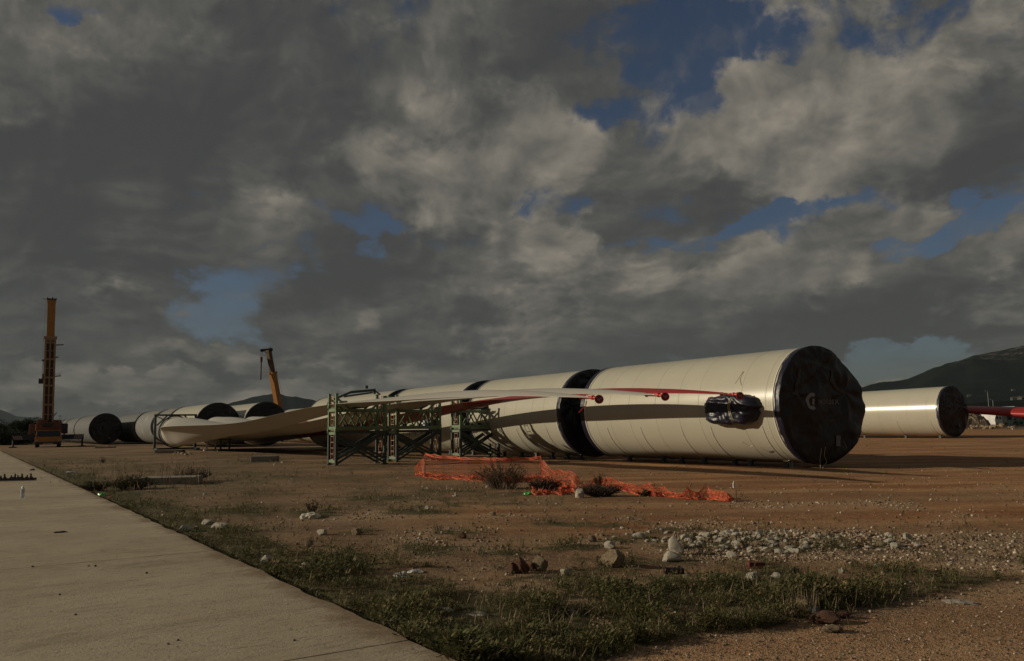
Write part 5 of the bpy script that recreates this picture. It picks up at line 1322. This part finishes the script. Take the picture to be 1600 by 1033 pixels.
truck(1541, 646, 172, 9, 9, 'smaller white van behind the rubble mound, left of the other'); truck(1553, 645, 168, 15, 12, 'larger white van behind the rubble mound, beside the grey shed')
def shed(px0, px1, pyt, y, label, m, roof='flat', name='shed'):
    a, b = atd(px0, pyt, y), atd(px1, pyt, y); W = b.x - a.x; H = a.z
    o = empty(name, ((a.x + b.x) / 2, y, 0), 0, label, 'building')
    mb = MB(); mb.box((0, 4, H / 2), (W, 8, H)); mb.build('wall', m, o)
    mb = MB(); mb.box((0, 4, H + .1), (W + .5, 8.5, .2)); mb.build('roof', greyp, o)
    for i in range(max(1, int(W / 4))):
        mb = MB(); mb.box((-W / 2 + 2 + i * 4, -.01, H * .5), (1.1, .06, H * .32)); mb.build('window', glassd, o)
shed(1562, 1583, 637.5, 190, 'low pale grey shed behind the rubble mound', mat('pale_wall', (.28, .29, .30), .7)); shed(1586, 1600, 636, 196, 'grey hut at the right end behind the rubble mound', mat('mid_wall', (.22, .22, .22), .7))
for i, (px, py, w) in enumerate(((1583, 622, 12), (1597, 620, 12), (1440, 639, 5), (1470, 637, 5))):
    pass
def house(px, py, y, w, h, z, label):
    w *= .6; h *= .6; a = atd(px, py, y); o = empty('hillside_house', (a.x, y, a.z - h), rnd.uniform(-.4, .4), label, 'house', 'white houses below the hill')
    mb = MB(); mb.box((0, 0, h / 2), (w, 8, h)); mb.build('wall', mat('dull_wall', (.07, .07, .07), .9), o)
    mb = MB(); mb.add([(-w / 2 - .4, -4.4, h), (w / 2 + .4, -4.4, h), (w / 2 + .4, 4.4, h), (-w / 2 - .4, 4.4, h), (-w / 2, 0, h + 1.8), (w / 2, 0, h + 1.8)], [(0, 1, 5, 4), (3, 4, 5, 2), (0, 4, 3), (1, 2, 5), (0, 3, 2, 1)]); mb.build('roof', mat('dull_roof', (.06, .05, .045), .9), o)
house(1586, 622, 1180, 16, 5, 0, 'pale low house at the foot of the hill, above the grey shed'); house(1597, 621, 1150, 14, 5, 0, 'pale house at the right end of the foot of the hill')
house(1583, 609, 1700, 9, 4, 0, 'tiny white house higher on the hillside'); house(1514, 618, 1350, 8, 4, 0, 'tiny grey-white house on the lower slope above the black cover')
def lamp(px, yt, y, label, hgt=None):
    t = atd(px, yt, y); o = empty('lamp_post', (t.x, y, 0), 0, label, 'lamp post', 'lamp posts beyond the mound')
    mb = MB(); mb.tube([(0, 0, 0), (0, 0, t.z)], .10, 8, .06); mb.build('pole', greyp, o); mb = MB(); mb.box((-.3, 0, t.z), (.7, .2, .1)); mb.build('lamp_head', greyp, o)
lamp(1543, 611, 210, 'taller grey lamp post rising above the red blade'); lamp(1551, 624, 215, 'shorter grey lamp post right of the taller one')
# trees at the far left
def tree(px, py_base, y, w, h, label, seed, name='tree'):
    rg = np.random.RandomState(seed); b = atd(px, py_base, y); o = empty(name, (b.x, y, 0), 0, label, 'tree', 'dark trees at the far left edge of the yard')
    tr = MB(); tr.tube([(0, 0, 0), (.1, 0, h * .35), (0, .1, h * .7)], .22, 8, .08)
    for i in range(6):
        an = i * 1.05; tr.tube([(0, 0, h * .3), (math.cos(an) * w * .3, math.sin(an) * w * .3, h * .65)], .09, 5, .03)
    tr.build('trunk', trunkm, o); V = []
    lumps = [(rg.uniform(-.38, .38) * w, rg.uniform(-.3, .3) * w, h * rg.uniform(.35, .82), rg.uniform(.14, .26) * w) for _ in range(16)]
    for lx, ly, lz, lr in lumps:
        for _ in range(300):
            d = rg.normal(0, 1, 3); d /= np.linalg.norm(d); c = np.array([lx, ly, lz]) + d * lr * rg.uniform(.6, 1.1); a2 = rg.uniform(0, 6.28)
            leafq(V, c, (math.cos(a2), math.sin(a2)), .09, .28, rg.uniform(-.5, 1), rg)
    f = quads_mesh('crown', V, leafd_t, None); f.parent = o
    for kk in ('label', 'category', 'kind'):
        if kk in f: del f[kk]
leafd_t = leafmat('tree_leaf', [(.012, .018, .010), (.024, .032, .016), (.045, .052, .026)])
tree(-8, 678, 170, 7.0, 4.3, 'dark bushy tree at the very left edge', 1); tree(10, 678, 165, 5.5, 4.4, 'dark rounded tree left of the crane, second from the left edge', 2); tree(24, 678, 168, 4.0, 4.4, 'narrow dark tree between two broader ones left of the crane', 3)
tree(38, 678, 160, 5.5, 4.6, 'broad dark tree just left of the big crane', 4); tree(52, 678, 172, 5.0, 4.3, 'dark tree directly behind the big crane', 5)
tree(6, 690, 128, 5.5, 1.5, 'low green bush in front of the left trees', 6, 'bush'); tree(28, 690, 131, 5.5, 1.4, 'low green bush beside the crane outrigger', 7, 'bush')
# far scrub band as one mass
def scrub():
    rg = np.random.RandomState(9); V = []
    for _ in range(9000):
        px = rg.uniform(-80, 1700); 
        if 60 < px < 1330: continue
        y = rg.uniform(175, 320); b = atd(px, 660, y); h = 1.6 + 1.4 * fbm(b.x * .03, y * .03, 1, 3) + rg.uniform(0, .8); a2 = rg.uniform(0, 6.28)
        leafq(V, np.array([b.x, y, rg.uniform(0, max(.4, h))]), (math.cos(a2), math.sin(a2)), .35, .9, rg.uniform(0, 1.5), rg)
    quads_mesh('scrub', V, leafd_t, 'dark scrub filling the land beyond the yard')
scrub()

# ------------------------------------------------------------------ air
def air():
    m = bpy.data.materials.new('air'); m.use_nodes = True; t = m.node_tree; t.nodes.clear()
    v = t.nodes.new('ShaderNodeVolumePrincipled'); v.inputs['Color'].default_value = (.30, .36, .41, 1); v.inputs['Density'].default_value = 5e-5; v.inputs['Anisotropy'].default_value = 0
    o_ = t.nodes.new('ShaderNodeOutputMaterial'); t.links.new(v.outputs[0], o_.inputs['Volume'])
    mb = MB(); mb.box((0, 6500, 500 - 5), (26000, 15000, 1010)); o = mb.build('haze', m); tag(o, 'thin pale haze filling the air over the yard and the hills', 'haze', kind='stuff')
air()
